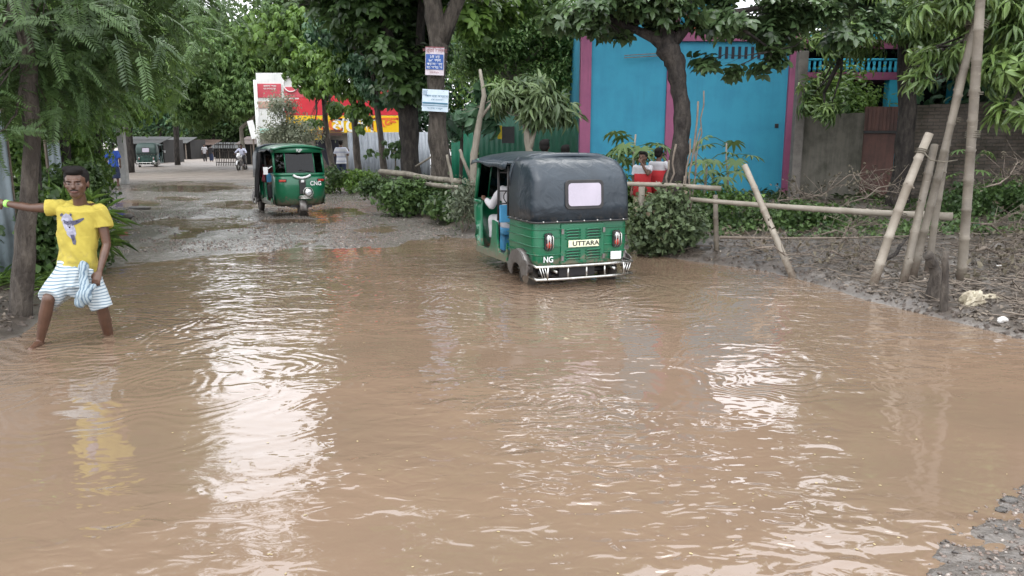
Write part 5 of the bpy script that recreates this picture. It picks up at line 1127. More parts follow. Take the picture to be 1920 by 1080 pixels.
def tsign(u0, v0, u1, v1, label, parts, tilt=0):
    p = W((u0+u1)/2, (v0+v1)/2, Ys-.36); a = W(u0, v0, Ys-.36); b = W(u1, v1, Ys-.36); o = empty('tin_sign', p, 0, label, 'sign'); o.rotation_euler = (0, tilt, 0); w_, h_ = b.x-a.x, a.z-b.z
    m = MB(); n = 9; m.loft([[(-w_/2+w_*i/n, -.03*math.cos((i/n-.5)*2.4)+.03, z) for i in range(n+1)] for z in (-h_/2, h_/2)], closed=False, cap=False); bd = solid(m.build('board', parts[0], o), .006)
    for (x0, z0, x1, z1, mm, nm) in parts[1]: m = MB(); m.box(((x0+x1)/2*w_, -.012, (z0+z1)/2*h_), ((x1-x0)*w_, .004, (z1-z0)*h_)); m.build(nm, mm, bd)
    for (s, x, z, sz, mm) in parts[2]: text(bd, s, sz*.85, Vector((x*w_, -.016, z*h_)), RX90, mm, ext=.001, fat=.002)
    for s_ in (-1, 1): m = MB(); m.ball((s_*.3*w_, -.02, h_*.44), .008, 6, 4); m.build('nail', M['grey_metal'], o)
    return o
tin_w = mat('tin_white', (.62, .55, .60), (.40, .33, .34), .5, 7, .1, contrast=(.45, .8)); tin_p = mat('tin_pale', (.62, .72, .80), (.50, .60, .68), .4, 4, .1); ink_b = mat('ink_blue', (.02, .09, .34), None, .5); ink_t = mat('ink_teal', (.05, .18, .28), None, .5); ink_w = M['white_paint']; ink_m = mat('ink_maroon', (.28, .08, .09), None, .5)
tsign(797, 88, 833, 141, 'upper tin sign with blue panel and maroon heading nailed to the tree', (tin_w, [(-.47, -.30, .47, .24, ink_b, 'blue_panel'), (-.5, .47, .5, .5, ink_m, 'red_rim')],
    [('ভর্তি চলছে', 0, .36, .135, ink_m), ('১ম ২য়', 0, .15, .10, ink_w), ('৯৫ জন', 0, .02, .11, ink_w), ('পড়ানো হয়', 0, -.11, .09, ink_w), ('যোগাযোগ', 0, -.23, .09, ink_w), ('০১৭১২', 0, -.40, .08, ink_m)]), R(2))
tsign(791, 168, 841, 209, 'lower pale blue tin sign with dark lines of writing nailed to the tree', (tin_p, [(-.48, -.16, .48, -.09, ink_t, 'rule'), (-.48, -.25, .48, -.225, ink_t, 'rule'), (-.47, .25, -.32, .45, mat('ink_pale', (.35, .45, .55), None, .5), 'seal')],
    [('আল হেরা মাদ্রাসা', .06, .20, .085, ink_t), ('ঢাকা বাংলাদেশ', .08, .04, .055, ink_t), ('যোগাযোগ করুন', 0, -.36, .06, ink_t)]), R(3))
# bare leaning trunk, small drooping mango, large-leaved plant
a = Gp(884, 17)
tree('bare_tree', 'pale bare leaning trunk rising just left of the hooded rickshaw', a, [(a, .085), (W(889, 290, 17), .08), (W(898, 230, 17), .07), (W(908, 180, 17), .05), (W(900, 130, 17), .03)], [B(868, 205, 17.3, (.4, .4, .3), 9)], 'broad', G_blue, BG, limbs=True, scale=(.9, 1.3),
    forks=([(W(899, 225, 17), .04), (W(925, 190, 17), .03), (W(940, 185, 17), .02)],))
a = Gp(862, 24)
tree('teak_sapling', 'young tree with huge drooping leaves in front of the bright green fence', a, [(a, .06), (W(866, 240, 24), .05)], [B(875, 205, 24, (.9, .6, .6), 40), B(850, 225, 24, (.4, .4, .4), 10)], 'broad', G_blue, BB, scale=(1.2, 2.0))
a = Gp(990, 16)
tree('mango_sapling', 'small mango tree with long drooping leaves behind the rickshaw roof', a, [(a, .10), (W(993, 290, 16), .085), (W(985, 235, 16), .06)], [B(985, 190, 16, (.62, .6, .42), 75), B(1035, 200, 16.4, (.55, .5, .35), 55), B(950, 185, 16.4, (.35, .4, .28), 26), B(1000, 160, 16.2, (.4, .4, .2), 26)], 'mango', leafmat('leaf_olive', (.04, .075, .03), (.15, .21, .09), .4, .25), BG, scale=(1.2, 1.9),
    forks=([(W(993, 280, 16), .06), (W(1003, 240, 16), .05)],))
a = Gp(960, 28)
tree('feathery_tree', 'bright feathery tree above the dark green wall', a, [(a, .16), (W(960, 150, 28), .11)], [B(930, 60, 28, (1.7, 1.5, .9), 520), B(1030, 110, 28, (1.8, 1.5, 1.1), 620), B(1065, 40, 27.5, (1.0, 1.2, .9), 300), B(900, 120, 28.5, (.8, 1., .5), 150), B(970, 10, 28, (1.6, 1.5, .6), 360)], 'fine', G_bright, BG, scale=(1.6, 2.6))
# the leaning dark tree before the blue house
Yr = 12.6; rb = Gp(1262, Yr)
tree('jackfruit_tree', 'dark crooked tree with glossy leaves in front of the blue house', rb, [(rb, .27), (W(1258, 380, Yr), .24), (W(1266, 330, Yr), .18), (W(1276, 280, Yr), .145), (W(1280, 220, Yr), .135), (W(1274, 170, Yr), .135), (W(1268, 120, Yr), .155), (W(1252, 92, Yr), .17), (W(1250, 60, Yr), .10), (W(1245, -60, Yr), .08)],
    [B(1150, 10, Yr, (1.15, .9, .42), 330), B(1070, 20, Yr+.5, (.6, .7, .42), 130), B(1205, 45, Yr+.3, (.45, .6, .26), 80), B(1235, -20, Yr-.3, (.7, .7, .35), 130), B(1400, 25, Yr+.2, (1.1, .8, .36), 260), B(1480, 60, Yr+.4, (.8, .7, .5), 210), B(1570, 35, Yr+.8, (.9, .8, .5), 230), B(1440, 115, Yr+.1, (.28, .3, .18), 26), B(1330, 115, Yr, (.3, .3, .14), 16), B(1370, 130, Yr, (.25, .3, .14), 12), B(1165, 70, Yr, (.16, .16, .06), 5), B(1335, -50, Yr, (.6, .7, .2), 60)], 'jack', G_gloss, BD, scale=(.85, 1.25),
    forks=([(W(1256, 95, Yr), .11), (W(1225, 70, Yr), .09), (W(1190, 55, Yr+.1), .06), (W(1130, 30, Yr+.2), .04)], [(W(1262, 80, Yr), .10), (W(1295, 42, Yr), .07), (W(1345, 28, Yr), .055), (W(1420, 15, Yr), .035)], [(W(1345, 28, Yr), .04), (W(1400, 60, Yr+.1), .025), (W(1450, 95, Yr+.1), .015)]), csize=.2)
# roots and creepers hanging down its trunk
for k, (du, top, bot) in enumerate(((26, 190, 400), (32, 240, 470), (20, 260, 420), (35, 170, 330), (-8, 270, 380), (14, 330, 470), (-18, 300, 400))):
    m = MB(rb); pts = [W(1282+du-(v-200)*.10+random.uniform(-4, 4), v, Yr-.24) for v in np.linspace(top, bot, 7)]; m.tube(pts, .011 if k % 2 else .016, 6)
    o = m.build('hanging_root', M['twig'], [x for x in sc.objects if x.name.startswith('jackfruit_tree')][0], True)
# mango at the right, on the dark post-like trunk
Ym = 17.5; a = Gp(1693, Ym)
tree('mango_tree', 'mango tree with a straight dark trunk in front of the boundary wall', a, [(a, .24), (W(1695, 300, Ym), .20), (W(1702, 180, Ym), .20), (W(1706, 60, Ym), .24), (W(1700, -60, Ym), .18)],
    [B(1640, 10, Ym-1, (1.2, 1, .7), 150), B(1740, 30, Ym-1, (1.3, 1, .7), 170), B(1590, 70, Ym+.6, (.9, .8, .5), 90), B(1545, 175, Ym+.9, (.6, .6, .5), 60), B(1760, -60, Ym, (2.0, 2, .8), 260), (Rf(1800, 800, Ym), (2.0, 2, 1.6), 300)], 'mango', G_mango, BD, scale=(1, 1.5))
a = Gp(2020, 11)
tree('mango_tree', 'near mango tree whose leafy branches hang in from the right edge', a, [(a, .2), (W(2030, 150, 11), .15), (W(2000, -50, 11), .12)],
    [B(1860, 40, 9.6, (.65, .7, .45), 90), B(1905, 130, 9.4, (.4, .6, .35), 42), B(1770, 5, 9.8, (.6, .6, .28), 55), B(1735, 110, 10.2, (.3, .4, .16), 14), B(1715, 150, 10.2, (.2, .2, .08), 6), B(1890, 210, 9.2, (.25, .3, .18), 14), B(1960, 30, 9.6, (.9, .9, .8), 130), B(1780, 105, 10, (.35, .4, .22), 22), B(1910, -60, 10, (1.4, 1.2, .5), 150)], 'mango', G_mango, BB, scale=(.85, 1.25))
def btree(u, Y, top, r, n, label, lm=G_dark, tp='dist', s=(1.2, 2)): return ftree(u, Y, label, top, r, lm, tp, n=n, sc_=s, name='broadleaf_tree')
btree(1570, 21.2, 3.6, (1.1, .8, .8), 420, 'leafy tree in front of the cyan verandah', G_mid, 'dist', (.5, .8))
btree(1800, 27, 9.5, (4.5, 2.6, 4), 2600, 'dark tree behind the brick wall right of the verandah', G_dark)
btree(2000, 21, 11, (4, 3, 4.6), 2300, 'dark tree at the right edge beyond the brick wall', G_blue)
btree(2350, 15, 10, (4, 4, 4), 1800, 'shade tree outside the right edge of the photo', G_dark)
btree(1720, 34, 7.6, (3.5, 2.5, 2.5), 1200, 'tree rising behind the roof of the blue house', G_mid)
# ------------------------------------------------------------ papaya-like plants
def palm_plant(u, Y, vt, label, n=9, lean=0, sc_=1):
    a = Gp(u, Y); top = W(u+lean, vt, Y); o = empty('papaya_plant', a, 0, label, 'plant'); m = MB(a); sp = jitter_path(a, top, 5, .02); m.tube(sp, [.035, .03, .028, .025, .02, .018], 8); st_ = m.build('stem', BG, o, True)
    V = []; pts = []
    for k in range(n):
        az = k*2.4; f = sp[-1].lerp(sp[-3], random.random()*.9); Lp = random.uniform(.35, .6)*sc_; e = f+Vector((math.cos(az)*Lp, math.sin(az)*Lp, random.uniform(.0, .28)))
        m = MB(a); m.tube([f, f.lerp(e, .5)+Vector((0, 0, .06)), e], .008, 5); pe = m.build('petiole', G_yel, o)
        v, fc = TP['palm']; T = rotm('Z', az+random.uniform(-.4, .4)) @ rotm('Y', random.uniform(.1, .6)); vv = (v*random.uniform(.8, 1.15)*sc_) @ T.T+np.array(e-a)
        np_mesh('leaf', vv, fc, G_yel, pe, np.full(len(vv), random.uniform(.2, .8)))
    return o
palm_plant(1192, 16, 252, 'papaya plant with a full crown before the blue wall beside the schoolchildren', 15)
palm_plant(1345, 15.5, 330, 'papaya plant with few drooping leaves right of the dark tree, against blue', 8, -8)
palm_plant(1320, 15, 300, 'short papaya plant closest to the right side of the dark tree', 8, 6, .8)
palm_plant(1372, 16, 268, 'tall thin papaya plant with leaf tufts at the top, right of the dark tree', 5, -10)
palm_plant(1150, 17, 300, 'shaded papaya plant immediately right of the rickshaw hood', 8)
palm_plant(1820, 14.5, 300, 'small papaya shoot behind the tall bamboo poles', 6, 0, .6)
# round-leaved sapling by the log fence
a = Gp(742, 22)
tree('round_leaf_sapling', 'sapling with round drooping leaves in front of the tin fence', a, [(a, .03), (W(740, 270, 22), .02)], [B(735, 292, 22, (.6, .4, .5), 26), B(745, 270, 22, (.5, .4, .25), 14)], 'broad', G_dark, M['twig'], scale=(.45, .75))
# ------------------------------------------------------------ bamboo rails and poles
def bamboo(label, a, b, r0, r1, mt=None, cat='bamboo pole', name='bamboo_pole', group=None, node=.32, bend=.01):
    a, b = Vector(a), Vector(b); o = empty(name, a, 0, label, cat, group); m = MB(a); L_ = (b-a).length; P = []; Rr = []; n = max(3, int(L_/node)); off = Vector((random.uniform(-1, 1), random.uniform(-1, 1), random.uniform(-1, 1)))*bend*L_
    for i in range(n+1):
        t = i/n; kn = Vector((random.uniform(-1, 1), random.uniform(-1, 1), random.uniform(-1, 1)))*.006; c = a.lerp(b, t)+off*math.sin(math.pi*t)+kn; r = (r0*(1-t)+r1*t)*random.uniform(.93, 1.05)
        if i > 0:
            P += [a.lerp(b, t-.02/L_)+off*math.sin(math.pi*t), c, a.lerp(b, min(1, t+.02/L_))+off*math.sin(math.pi*t)] if i < n else [c]; Rr += [r*.98, r*1.16, r*.98] if i < n else [r]
        else: P.append(c); Rr.append(r)
    m.tube(P, Rr, 12, ref=(.3, .9, .2))
    for k_ in range(2):
        i_ = random.randrange(1, max(2, n-1)); c = a.lerp(b, i_/n)+off*math.sin(math.pi*i_/n); d_ = Vector((random.uniform(-1, 1), random.uniform(-1, .2), random.uniform(-.2, 1))).normalized(); m.tube([c, c+d_*(r0+random.uniform(.015, .05))], [r0*.3, r0*.18], 6)
    m.build('culm', mt or (M['bamboo']), o, True)
    return o
def wrap(par, c, ax, r, turns=3):
    c = Vector(c); ax = Vector(ax).normalized(); u = ax.orthogonal().normalized(); v = ax.cross(u); m = MB(par.location)
    m.tube([c+u*r*math.cos(q)+v*r*math.sin(q)+ax*(q/6.28-turns/2)*.022 for q in np.linspace(0, 6.28*turns, 14*turns)], .006, 5); return m.build('rope_binding', M['rope'], par, True)
bm, bo = M['bamboo'], M['bamboo_old']
pm = muddy('bamboo_muddy', (.27, .24, .195), (.18, .15, .115), .55, 0, .02, .55, (.12, .085, .06), .5); po = muddy('bamboo_old_muddy', (.18, .155, .12), (.09, .075, .058), .6, 0, .02, .6, (.11, .08, .06), .5)
bamboo('upper bamboo rail running from the rickshaw past the tree to its cut end', W(1120, 344, 12.0), W(1350, 354, 12.2), .036, .042, bm, 'rail', 'bamboo_rail')
ra = bamboo('long pale lower bamboo rail lashed to the leaning poles', W(1296, 374, 11.6), W(1786, 407, 10.2), .032, .055, bm, 'rail', 'bamboo_rail', bend=.006)
p = onp(1346, 468)
q = bamboo('short upright bamboo post holding the left end of the lower rail', p-Vector((0, 0, .2)), W(1341, 366, p.y), .040, .036, bo); wrap(ra, W(1341, 377, 11.5), (0, 0, 1), .06)
p = W(1203, 400, 12.3); bamboo('stout pale post under the upper rail left of the tree', Vector((p.x, 12.3, gh(p.x, 12.3)-.1)), W(1203, 346, 12.3), .055, .05, bm)
p = onp(1492, 518); bamboo('single slanting bamboo crossing the lower rail left of the pole bundle', p-Vector((-.02, 0, .1)), W(1397, 310, p.y+.9), .050, .040, pm)
p = onp(1640, 530); pa = bamboo('thick pale pole with a cut top leaning right of the rusty gate', p-Vector((.03, 0, .1)), W(1742, 250, p.y+.25), .055, .050, pm); wrap(pa, W(1728, 284, p.y+.23), (.35, .05, 1), .062); wrap(ra, W(1688, 402, 10.4), (.3, 0, 1), .075)
p = onp(1695, 530); bamboo('shorter grey pole behind the thick pale one with a flat top', p-Vector((.02, 0, .1)), W(1752, 272, p.y+.4), .050, .046, po)
p = onp(1712, 516); pb = bamboo('tall leaning pole forming the left leg of the high bundle', p-Vector((.02, 0, .1)), W(1848, -40, p.y+.15), .052, .042, po); wrap(pb, W(1790, 225, p.y+.15), (.25, 0, 1), .066); wrap(pb, W(1832, 45, p.y+.1), (.25, 0, 1), .12, 4)
p = onp(1742, 512); bamboo('thin greenish pole in the middle of the high bundle', p-Vector((.02, 0, .1)), W(1838, -40, p.y+.35), .046, .036, po)
p = onp(1804, 520); pc = bamboo('tall upright pole on the right of the bundle', p-Vector((0, 0, .2)), W(1842, -60, p.y-.05), .058, .053, po); wrap(pc, W(1824, 252, p.y-.03), (.04, 0, 1), .075, 4); wrap(pc, W(1829, 176, p.y-.03), (.04, 0, 1), .075, 2)
m = MB(pa.location); m.tube([W(1732, 285, pa.location.y+.15), W(1745, 300, pa.location.y+.05), W(1768, 304, pa.location.y+.05), W(1795, 300, pa.location.y+.1)], .008, 5); m.build('slack_rope', M['rope'], pa, True)
# stumps at the water's edge
def stump(label, pts, rr, mt=BB, group=None):
    b0 = Vector(pts[0]); o = empty('stump', b0, 0, label, 'stump', group); m = MB(b0); P = []; Q = []
    for i in range(len(pts)-1):
        for k in range(3): t = k/3; P.append(Vector(pts[i]).lerp(Vector(pts[i+1]), t)+Vector((random.uniform(-1, 1)*.012, random.uniform(-1, 1)*.012, 0))); Q.append((rr[i]*(1-t)+rr[i+1]*t)*random.uniform(.88, 1.1))
    P.append(Vector(pts[-1])); Q.append(rr[-1]); m.tube(P, Q, 10); m.build('wood', mt, o, True); return o
p = onp(1750, 560); stump('bent muddy stump with a knobbly cut top at the water edge', [p-Vector((0, 0, .1)), W(1756, 530, p.y), W(1752, 500, p.y), W(1740, 478, p.y-.05)], [.085, .08, .06, .055])
p = onp(1770, 578); stump('thin split stake standing in the mud right of the bent stump', [p-Vector((0, 0, .15)), W(1773, 520, p.y), W(1774, 470, p.y)], [.045, .035, .03])
p = onp(1650, 492); stump('dark curved stick leaning between the poles', [p, W(1680, 475, p.y+.1), W(1692, 455, p.y+.3), W(1706, 440, p.y+.5)], [.022, .026, .022, .018], BD)
# leaning log beside the oncoming rickshaw, fallen logs by the bushes
p = G(638, 354); stump('rough forked log leaning up beside the oncoming rickshaw', [p-Vector((0, 0, .05)), W(620, 328, p.y), W(605, 300, p.y), W(600, 285, p.y)], [.14, .11, .08, .05])
stump('pale fallen log lying across the bushes left of the hooded rickshaw', [W(712, 322, 20.2), W(760, 326, 19.6), W(800, 334, 18.7), W(862, 340, 17)], [.07, .075, .07, .06], BG)
stump('second pale fallen log lying just below the first', [W(800, 345, 18.2), W(840, 350, 17.2), W(868, 352, 16.6)], [.05, .05, .045], BG)
stump('thin straight stick propped against the tree with the signs', [W(780, 312, 20), W(812, 292, 19.4)], [.03, .025], BG)
for (pts, lab) in (([(858, 400), (846, 330), (838, 290)], 'leaning root beside the tree with the signs'), ([(885, 340), (868, 300), (862, 280)], 'thin slanting stem right of the tree with the signs')):
    Yq = 17.2; stump(lab, [W(u, v, Yq) for u, v in pts], [.05, .04, .03], BG)
# dead branches lying and leaning on the bank
def branch(label, pts, r, n=10, tl=.5, name='dead_branch', drop=.15, dry=True):
    P = [Vector(q) for q in pts]; o = empty(name, P[0], 0, label, 'branch'); m = MB(P[0]); k = len(P); m.tube(P, [r*(1-.6*i/(k-1)) for i in range(k)], 7)
    lv = []
    for i in range(n):
        j = random.randrange(k-1); s = P[j].lerp(P[j+1], random.random()); d = Vector((random.uniform(-1, 1), random.uniform(-1, 1), random.uniform(-.5, 1)))*tl; mid = s+d*.5+Vector((random.uniform(-.1, .1), 0, random.uniform(-.1, .1)))*tl
        m.tube([s, mid, s+d], [r*.4, r*.28, r*.12], 5); lv.append(s+d); lv.append(mid)
        if random.random() < .5: m.tube([mid, mid+Vector((random.uniform(-1, 1), random.uniform(-1, 1), random.uniform(-.6, .8)))*tl*.5], [r*.22, r*.1], 4)
    m.build('twigs', M['twig'], o, True)
    if dry: scatter_mesh('withered_leaves', twigs(3, .03, .08, .04, 9), lv[::2], leafmat('leaf_withered', (.06, .05, .035), (.14, .12, .08), .7, .1), o, (.7, 1.2), None, 1, P[0])
branch('long bare branch lying level across the bank under the lower rail', [W(1350, 445, 11.2), W(1450, 447, 10.9), W(1600, 446, 10.6), W(1750, 441, 10.6)], .022, 16, .28)
random.seed(21)
for k, (u0, v0, u1, v1, Y, r, lab) in enumerate(((1400, 400, 1560, 355, 14.5, .02, 'tangle of grey twigs heaped at the foot of the pink pillar'), (1470, 380, 1620, 330, 15.5, .02, 'dry branch heap in front of the mossy plastered wall'), (1540, 400, 1680, 345, 14, .02, 'spread of dead twigs below the rusty gate'), (1600, 330, 1700, 380, 15, .015, 'crooked forked twig standing before the concrete-grey trunk'),
        (1830, 470, 1915, 555, 9.6, .02, 'fan of dead branches lying right of the upright pole'), (1840, 420, 1935, 500, 10.2, .016, 'long curved dead branch at the right edge of the bank'), (1420, 465, 1560, 500, 9.9, .012, 'low twigs on the mud left of the slanting pole'), (1560, 470, 1650, 500, 9.9, .012, 'fine twigs on the mud before the thick pole'), (1850, 350, 1925, 300, 13.5, .018, 'pale bare branches leaning on the brick wall at the right edge'), (1540, 440, 1640, 420, 11.6, .014, 'thin brushwood behind the lower rail'), (1820, 560, 1940, 600, 8.8, .01, 'small twigs beside the torn plastic bag'))):
    a = W(u0, v0, Y); b = W(u1, v1, Y+.4); a.z = max(a.z, gh(a.x, a.y)+.03); b.z = max(b.z, gh(b.x, b.y)+.05)
    branch(lab, jitter_path(a, b, 5, .07), r, 26, .42 if Y > 9.7 else .25, 'dead_branch')
# ------------------------------------------------------------ low bushes on the verges
def bush(u, v, hz, rr, n, tp, lm, lab, s=(.8, 1.3), Y=None):
    p = onp(u, v) if Y is None else Gp(u, Y); o = empty('bush', p, 0, lab, 'bush'); P, U, C = crown_points([((p.x, p.y, p.z+hz), rr, n)], 1, .25); P = P[P[:, 2] > p.z-.02] if len(P) else P
    P, U = np.asarray(P), None
    scatter_mesh('foliage', tp, P, lm, o, s, None, .7, p); m = MB(p)
    for q in C[0][1][:14]: m.tube(jitter_path(p, q, 3, .12), [.014, .01, .008, .005], 5)
    m.build('stems', M['twig'], o); return o
G_creep = leafmat('leaf_creeper', (.04, .062, .03), (.14, .19, .09), .5, .2, (.18, .15, .10)); G_cr2 = leafmat('leaf_creeper_green', (.025, .055, .02), (.10, .17, .05), .5, .25)
bush(1242, 466, .42, (.56, .42, .46), 560, 'creeper', G_creep, 'creeper-covered mound at the foot of the dark tree')
bush(1215, 415, .35, (.6, .4, .32), 300, 'creeper', G_cr2, 'green creeper patch under the upper rail left of the tree')
bush(1300, 430, .3, (.5, .4, .28), 200, 'creeper', G_cr2, 'low leafy clump right of the dark tree trunk')
bush(1320, 385, .35, (1.1, .6, .4), 420, 'creeper', G_mid, 'leafy weeds behind the lower rail at the foot of the papayas', Y=15)
bush(1450, 400, .2, (1.2, .5, .25), 300, 'creeper', G_cr2, 'strip of weeds between the slanting pole and the twig heap', Y=14)
bush(1870, 360, .3, (1.1, .5, .4), 460, 'creeper', G_dark, 'dark weeds along the foot of the brick wall', Y=15.5)
bush(730, 384, .3, (.8, .5, .34), 300, 'creeper', G_cr2, 'left low bush of the verge below the round-leaved sapling', (1, 1.6))
bush(785, 398, .3, (.85, .6, .36), 420, 'creeper', G_cr2, 'broad low bush below the tree with the signs', (1, 1.6))
bush(850, 412, .2, (.5, .5, .24), 180, 'creeper', G_weed, 'brownish low bush nearest the hooded rickshaw', (1, 1.5))
bush(672, 358, .25, (.8, .5, .32), 240, 'creeper', G_mid, 'small dark bush right of the boy in the striped shirt', (1, 1.6))
bush(610, 330, .4, (.7, .6, .5), 160, 'creeper', G_cr2, 'grassy clump behind the leaning log', (1, 1.6), Y=27)
bush(866, 310, .7, (.28, .4, .3), 60, 'fine', G_grey, 'pale grey-leaved bush left of the rickshaw driver', (1.0, 1.5), Y=15)
bush(1110, 330, .5, (.9, .5, .5), 300, 'creeper', G_mid, 'bush behind the right side of the rickshaw hood', (1.2, 1.8), Y=15.5)
bush(115, 490, .35, (.45, .5, .4), 200, 'blade', G_mid, 'grass tuft growing behind the slim trunks', (1.6, 2.6))
bush(60, 520, .5, (.45, .5, .5), 200, 'creeper', G_dark, 'dark weeds between the tin fence and the slim trunks', (1, 1.6))
# ------------------------------------------------------------ ground cover and litter
def sample(n, polyf, u0, u1, v0, v1):
    P = []
    while len(P) < n:
        p = G(random.uniform(u0, u1), random.uniform(v0, v1)); 
        if abs(p.x) < 60 and p.y < 70: P.append((p.x, p.y))
    P = np.array(P); z = ground_h(P[:, 0], P[:, 1]); k = polyf(P[:, 0], P[:, 1], z); return np.column_stack([P, z])[k]
inR = lambda x, y, z: (poly_sd(x, y, RV) > .25) & (z > .03); inL = lambda x, y, z: (poly_sd(x, y, LV) > .15) & (z > .03)
dens = lambda f, s, th, sd: (lambda x, y, z: f(x, y, z) & (fbm(x*s, y*s, sd) > th))
tag(scatter_mesh('weeds', 'creeper', sample(5200, dens(inR, .8, .03, 61), 600, 2200, 345, 470), G_cr2, None, (.6, 1.2), None, .5), kind='stuff')
tag(scatter_mesh('grass', 'blade', sample(5200, dens(inR, .6, -.06, 62), 600, 2200, 335, 430), G_weed, None, (.6, 1.3), None, .3), kind='stuff')
tag(scatter_mesh('grass', 'blade', sample(2500, inL, -500, 230, 330, 560), G_mid, None, (.7, 1.4), None, .3), kind='stuff')
LLIT = leafmat('leaf_litter_mat', (.05, .042, .032), (.19, .155, .12), .75, .05, (.4, .36, .3))
flat1 = (lambda v, f: (v-np.array((.03, 0, 0)), f))(*leaf(.06, .022, .15, .15))
tag(scatter_mesh('leaf_litter', flat1, sample(16000, lambda x, y, z: (poly_sd(x, y, RV) > .08) & (z > .01), 1100, 2150, 400, 700)+np.array((0, 0, .008)), LLIT, None, (.5, 1.5), None, .35), kind='stuff')
tag(scatter_mesh('leaf_litter', flat1, sample(3500, inL, -300, 230, 345, 650)+np.array((0, 0, .008)), LLIT, None, (.6, 1.5), None, .35), kind='stuff')
def pebble(seed, n=9):
    m = MB(); m.ball((0, 0, 0), (1, .8, .55), 8, 5); r = random.Random(seed); V = np.array([tuple(v*(1+r.uniform(-.22, .22))) for v in m.v]); F = []
    for f in m.f: F += [(f[0], f[1], f[2])]+([(f[0], f[2], f[3])] if len(f) == 4 else [])
    return V, np.array(F)
def stonemat(name, stops):
    m, t = nodes(name); a = N(t, 'ShaderNodeAttribute', attribute_name='tint'); v = coord(t); finish(m, t, ramp(t, a.outputs['Fac'], stops), .28, noise(t, v, 60, 4), .5, .01); return m
SM = stonemat('pebbles_mat', [(.1, (.04, .034, .03)), (.4, (.12, .096, .08)), (.6, (.16, .11, .085)), (.8, (.19, .16, .135)), (.97, (.4, .36, .32))])
def stones(n, f, u0, u1, v0, v1, s, dz=0): P = sample(n, f, u0, u1, v0, v1)+np.array((0, 0, dz)); return scatter_mesh('gravel', pebble(n), P, SM, None, s, None, .5)
road = lambda x, y, z: (z > -.004) & (np.maximum(poly_sd(x, y, RV), poly_sd(x, y, LV)) < .3)
tag(stones(11000, lambda x, y, z: (z > -.05) & (y < 4.4) & (x > .8) & (poly_sd(x, y, pond) < .16+.3*fbm(x*5, y*5, 77)) & (rng.random(len(x)) < np.clip(.35-poly_sd(x, y, pond)*1.6, .1, 1)), 1600, 2500, 850, 1500, (.004, .014), .0), kind='stuff')
tag(stones(3200, lambda x, y, z: road(x, y, z) & (fbm(x*.9, y*.9, 71) > -.02), 200, 880, 400, 475, (.010, .030)), kind='stuff')
tag(stones(1300, road, 200, 880, 340, 440, (.012, .035)), kind='stuff')
tag(stones(300, lambda x, y, z: (poly_sd(x, y, RV) > 0) & (z > 0), 1180, 2000, 460, 650, (.008, .028), -.006), kind='stuff')
tag(scatter_mesh('fallen_twigs', 'stick', sample(2600, inR, 1100, 2150, 380, 640)+np.array((0, 0, .012)), M['twig'], None, (.3, 1.6), None, .25), kind='stuff')
# muddy clods along the bank edge
CM = mat('clod_mud', (.10, .078, .062), (.06, .046, .037), .4, 8, 1, .03)
edge = lambda x, y, z: (np.abs(poly_sd(x, y, pond)+.10) < .13) & (poly_sd(x, y, RV) > -.1)
P = sample(6500, edge, 1170, 2100, 450, 690); tag(scatter_mesh('mud_clods', pebble(5), P-np.array((0, 0, .010)), CM, None, (.01, .045), None, .5), kind='stuff')
edge2 = lambda x, y, z: (np.abs(poly_sd(x, y, pond)+.15) < .2) & (poly_sd(x, y, LV) > -.1)
P = sample(700, edge2, -200, 215, 490, 680); tag(scatter_mesh('mud_clods', pebble(6), P-np.array((0, 0, .01)), CM, None, (.012, .05), None, .5), kind='stuff')
def rock(u, v, r, lab, mt):
    p = onp(u, v); V, F = pebble(u); V = V*np.array(r)+rng.normal(0, .004, V.shape); o = np_mesh('rock', V, F, mt); o.location = p+Vector((0, 0, r[2]*.3)); tag(o, lab, 'rock'); return o
RK = mat('rock_dark', (.06, .055, .05), (.1, .09, .08), .35, 6, .8, .02)
rock(238, 410, (.17, .12, .12), 'dark wet rock at the left edge of the muddy road', RK)
rock(262, 392, (.28, .2, .10), 'flat dark stone slab beside the left puddle', RK)
rock(1894, 941, (.045, .035, .03), 'dark pebble on the near gravel at the right edge', RK)
rock(1878, 957, (.035, .03, .02), 'second dark stone lying in the near gravel', RK)
for i, (u, v) in enumerate(((180, 345), (188, 352), (176, 358))): rock(u, v, (.3, .22, .14), ('grey rubble stone at the left verge nearest the man in blue', 'middle grey rubble stone of the left verge heap', 'lowest grey rubble stone of the left verge heap')[i], M['bark_grey'])
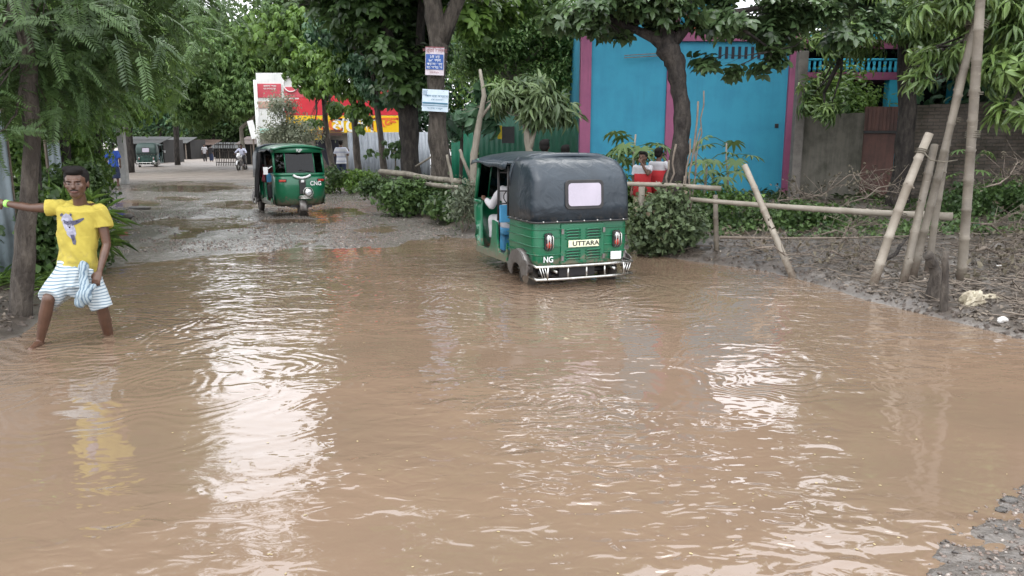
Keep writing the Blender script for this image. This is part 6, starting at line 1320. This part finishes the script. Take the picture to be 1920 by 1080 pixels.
# torn bags and litter
def crumple(u, v, r, lab, mt, seed, name='plastic_bag', cat='bag'):
    p = onp(u, v); m = MB(); m.ball((0, 0, 0), 1, 22, 14); V = np.array([tuple(q) for q in m.v]); n = fbm(V[:, 0]*2+seed, V[:, 1]*2+V[:, 2]*1.5, seed, 3)*1.3+np.abs(fbm(V[:, 0]*5+V[:, 2]*3, V[:, 1]*5, seed+3, 2))*.6
    V = V*(1+n)[:, None]*np.array(r); me = bpy.data.meshes.new(name); me.from_pydata([tuple(q) for q in V], [], m.f); me.update(); o = link(name, me, mt); o.location = p+Vector((0, 0, r[2]*.55)); return tag(o, lab, cat)
BAG = mat('old_plastic', (.42, .38, .28), (.24, .20, .14), .4, 14, .6, .01); WB = mat('white_plastic', (.7, .7, .68), (.5, .48, .45), .35, 14, .5, .01)
crumple(1822, 575, (.10, .07, .10), 'crumpled cream plastic bag on the mud right of the stumps', BAG, 3); crumple(1856, 562, (.10, .06, .035), 'flattened cream plastic scrap beside the crumpled bag', BAG, 8)
crumple(1878, 606, (.05, .02, .03), 'small white plastic scrap near the water at the right', WB, 5); crumple(1872, 500, (.05, .03, .015), 'white scrap lying among the dead branches', WB, 6); crumple(1442, 466, (.09, .04, .02), 'white plastic scrap on the bank behind the slanting pole', WB, 7)
crumple(1740, 447, (.12, .06, .02), 'pale scrap between the leaning poles', WB, 9); crumple(1838, 424, (.14, .08, .02), 'flat turquoise plastic scrap behind the upright pole', mat('teal_plastic', (.05, .3, .25), None, .4), 11)
crumple(1426, 520, (.13, .06, .012), 'grey scum patch floating at the bank edge', mat('scum', (.3, .27, .24), None, .5), 12, 'floating_scrap', 'scrap'); crumple(226, 440, (.12, .08, .04), 'faded red rubbish at the left edge of the mud', mat('faded_red', (.28, .06, .06), None, .6), 13, 'rubbish_scrap', 'rubbish')
# a few yellow leaves floating on the brown water
fl = sample(170, lambda x, y, z: (z < -.03), 300, 1900, 560, 1080); fl[:, 2] = .003
tag(scatter_mesh('floating_leaves', (lambda v, f: (v, f))(*leaf(.02, .012, 0, .02)), fl, leafmat('leaf_floating', (.22, .16, .07), (.42, .34, .18), .5, .1), None, (.4, 1.1), None, .05), kind='stuff')
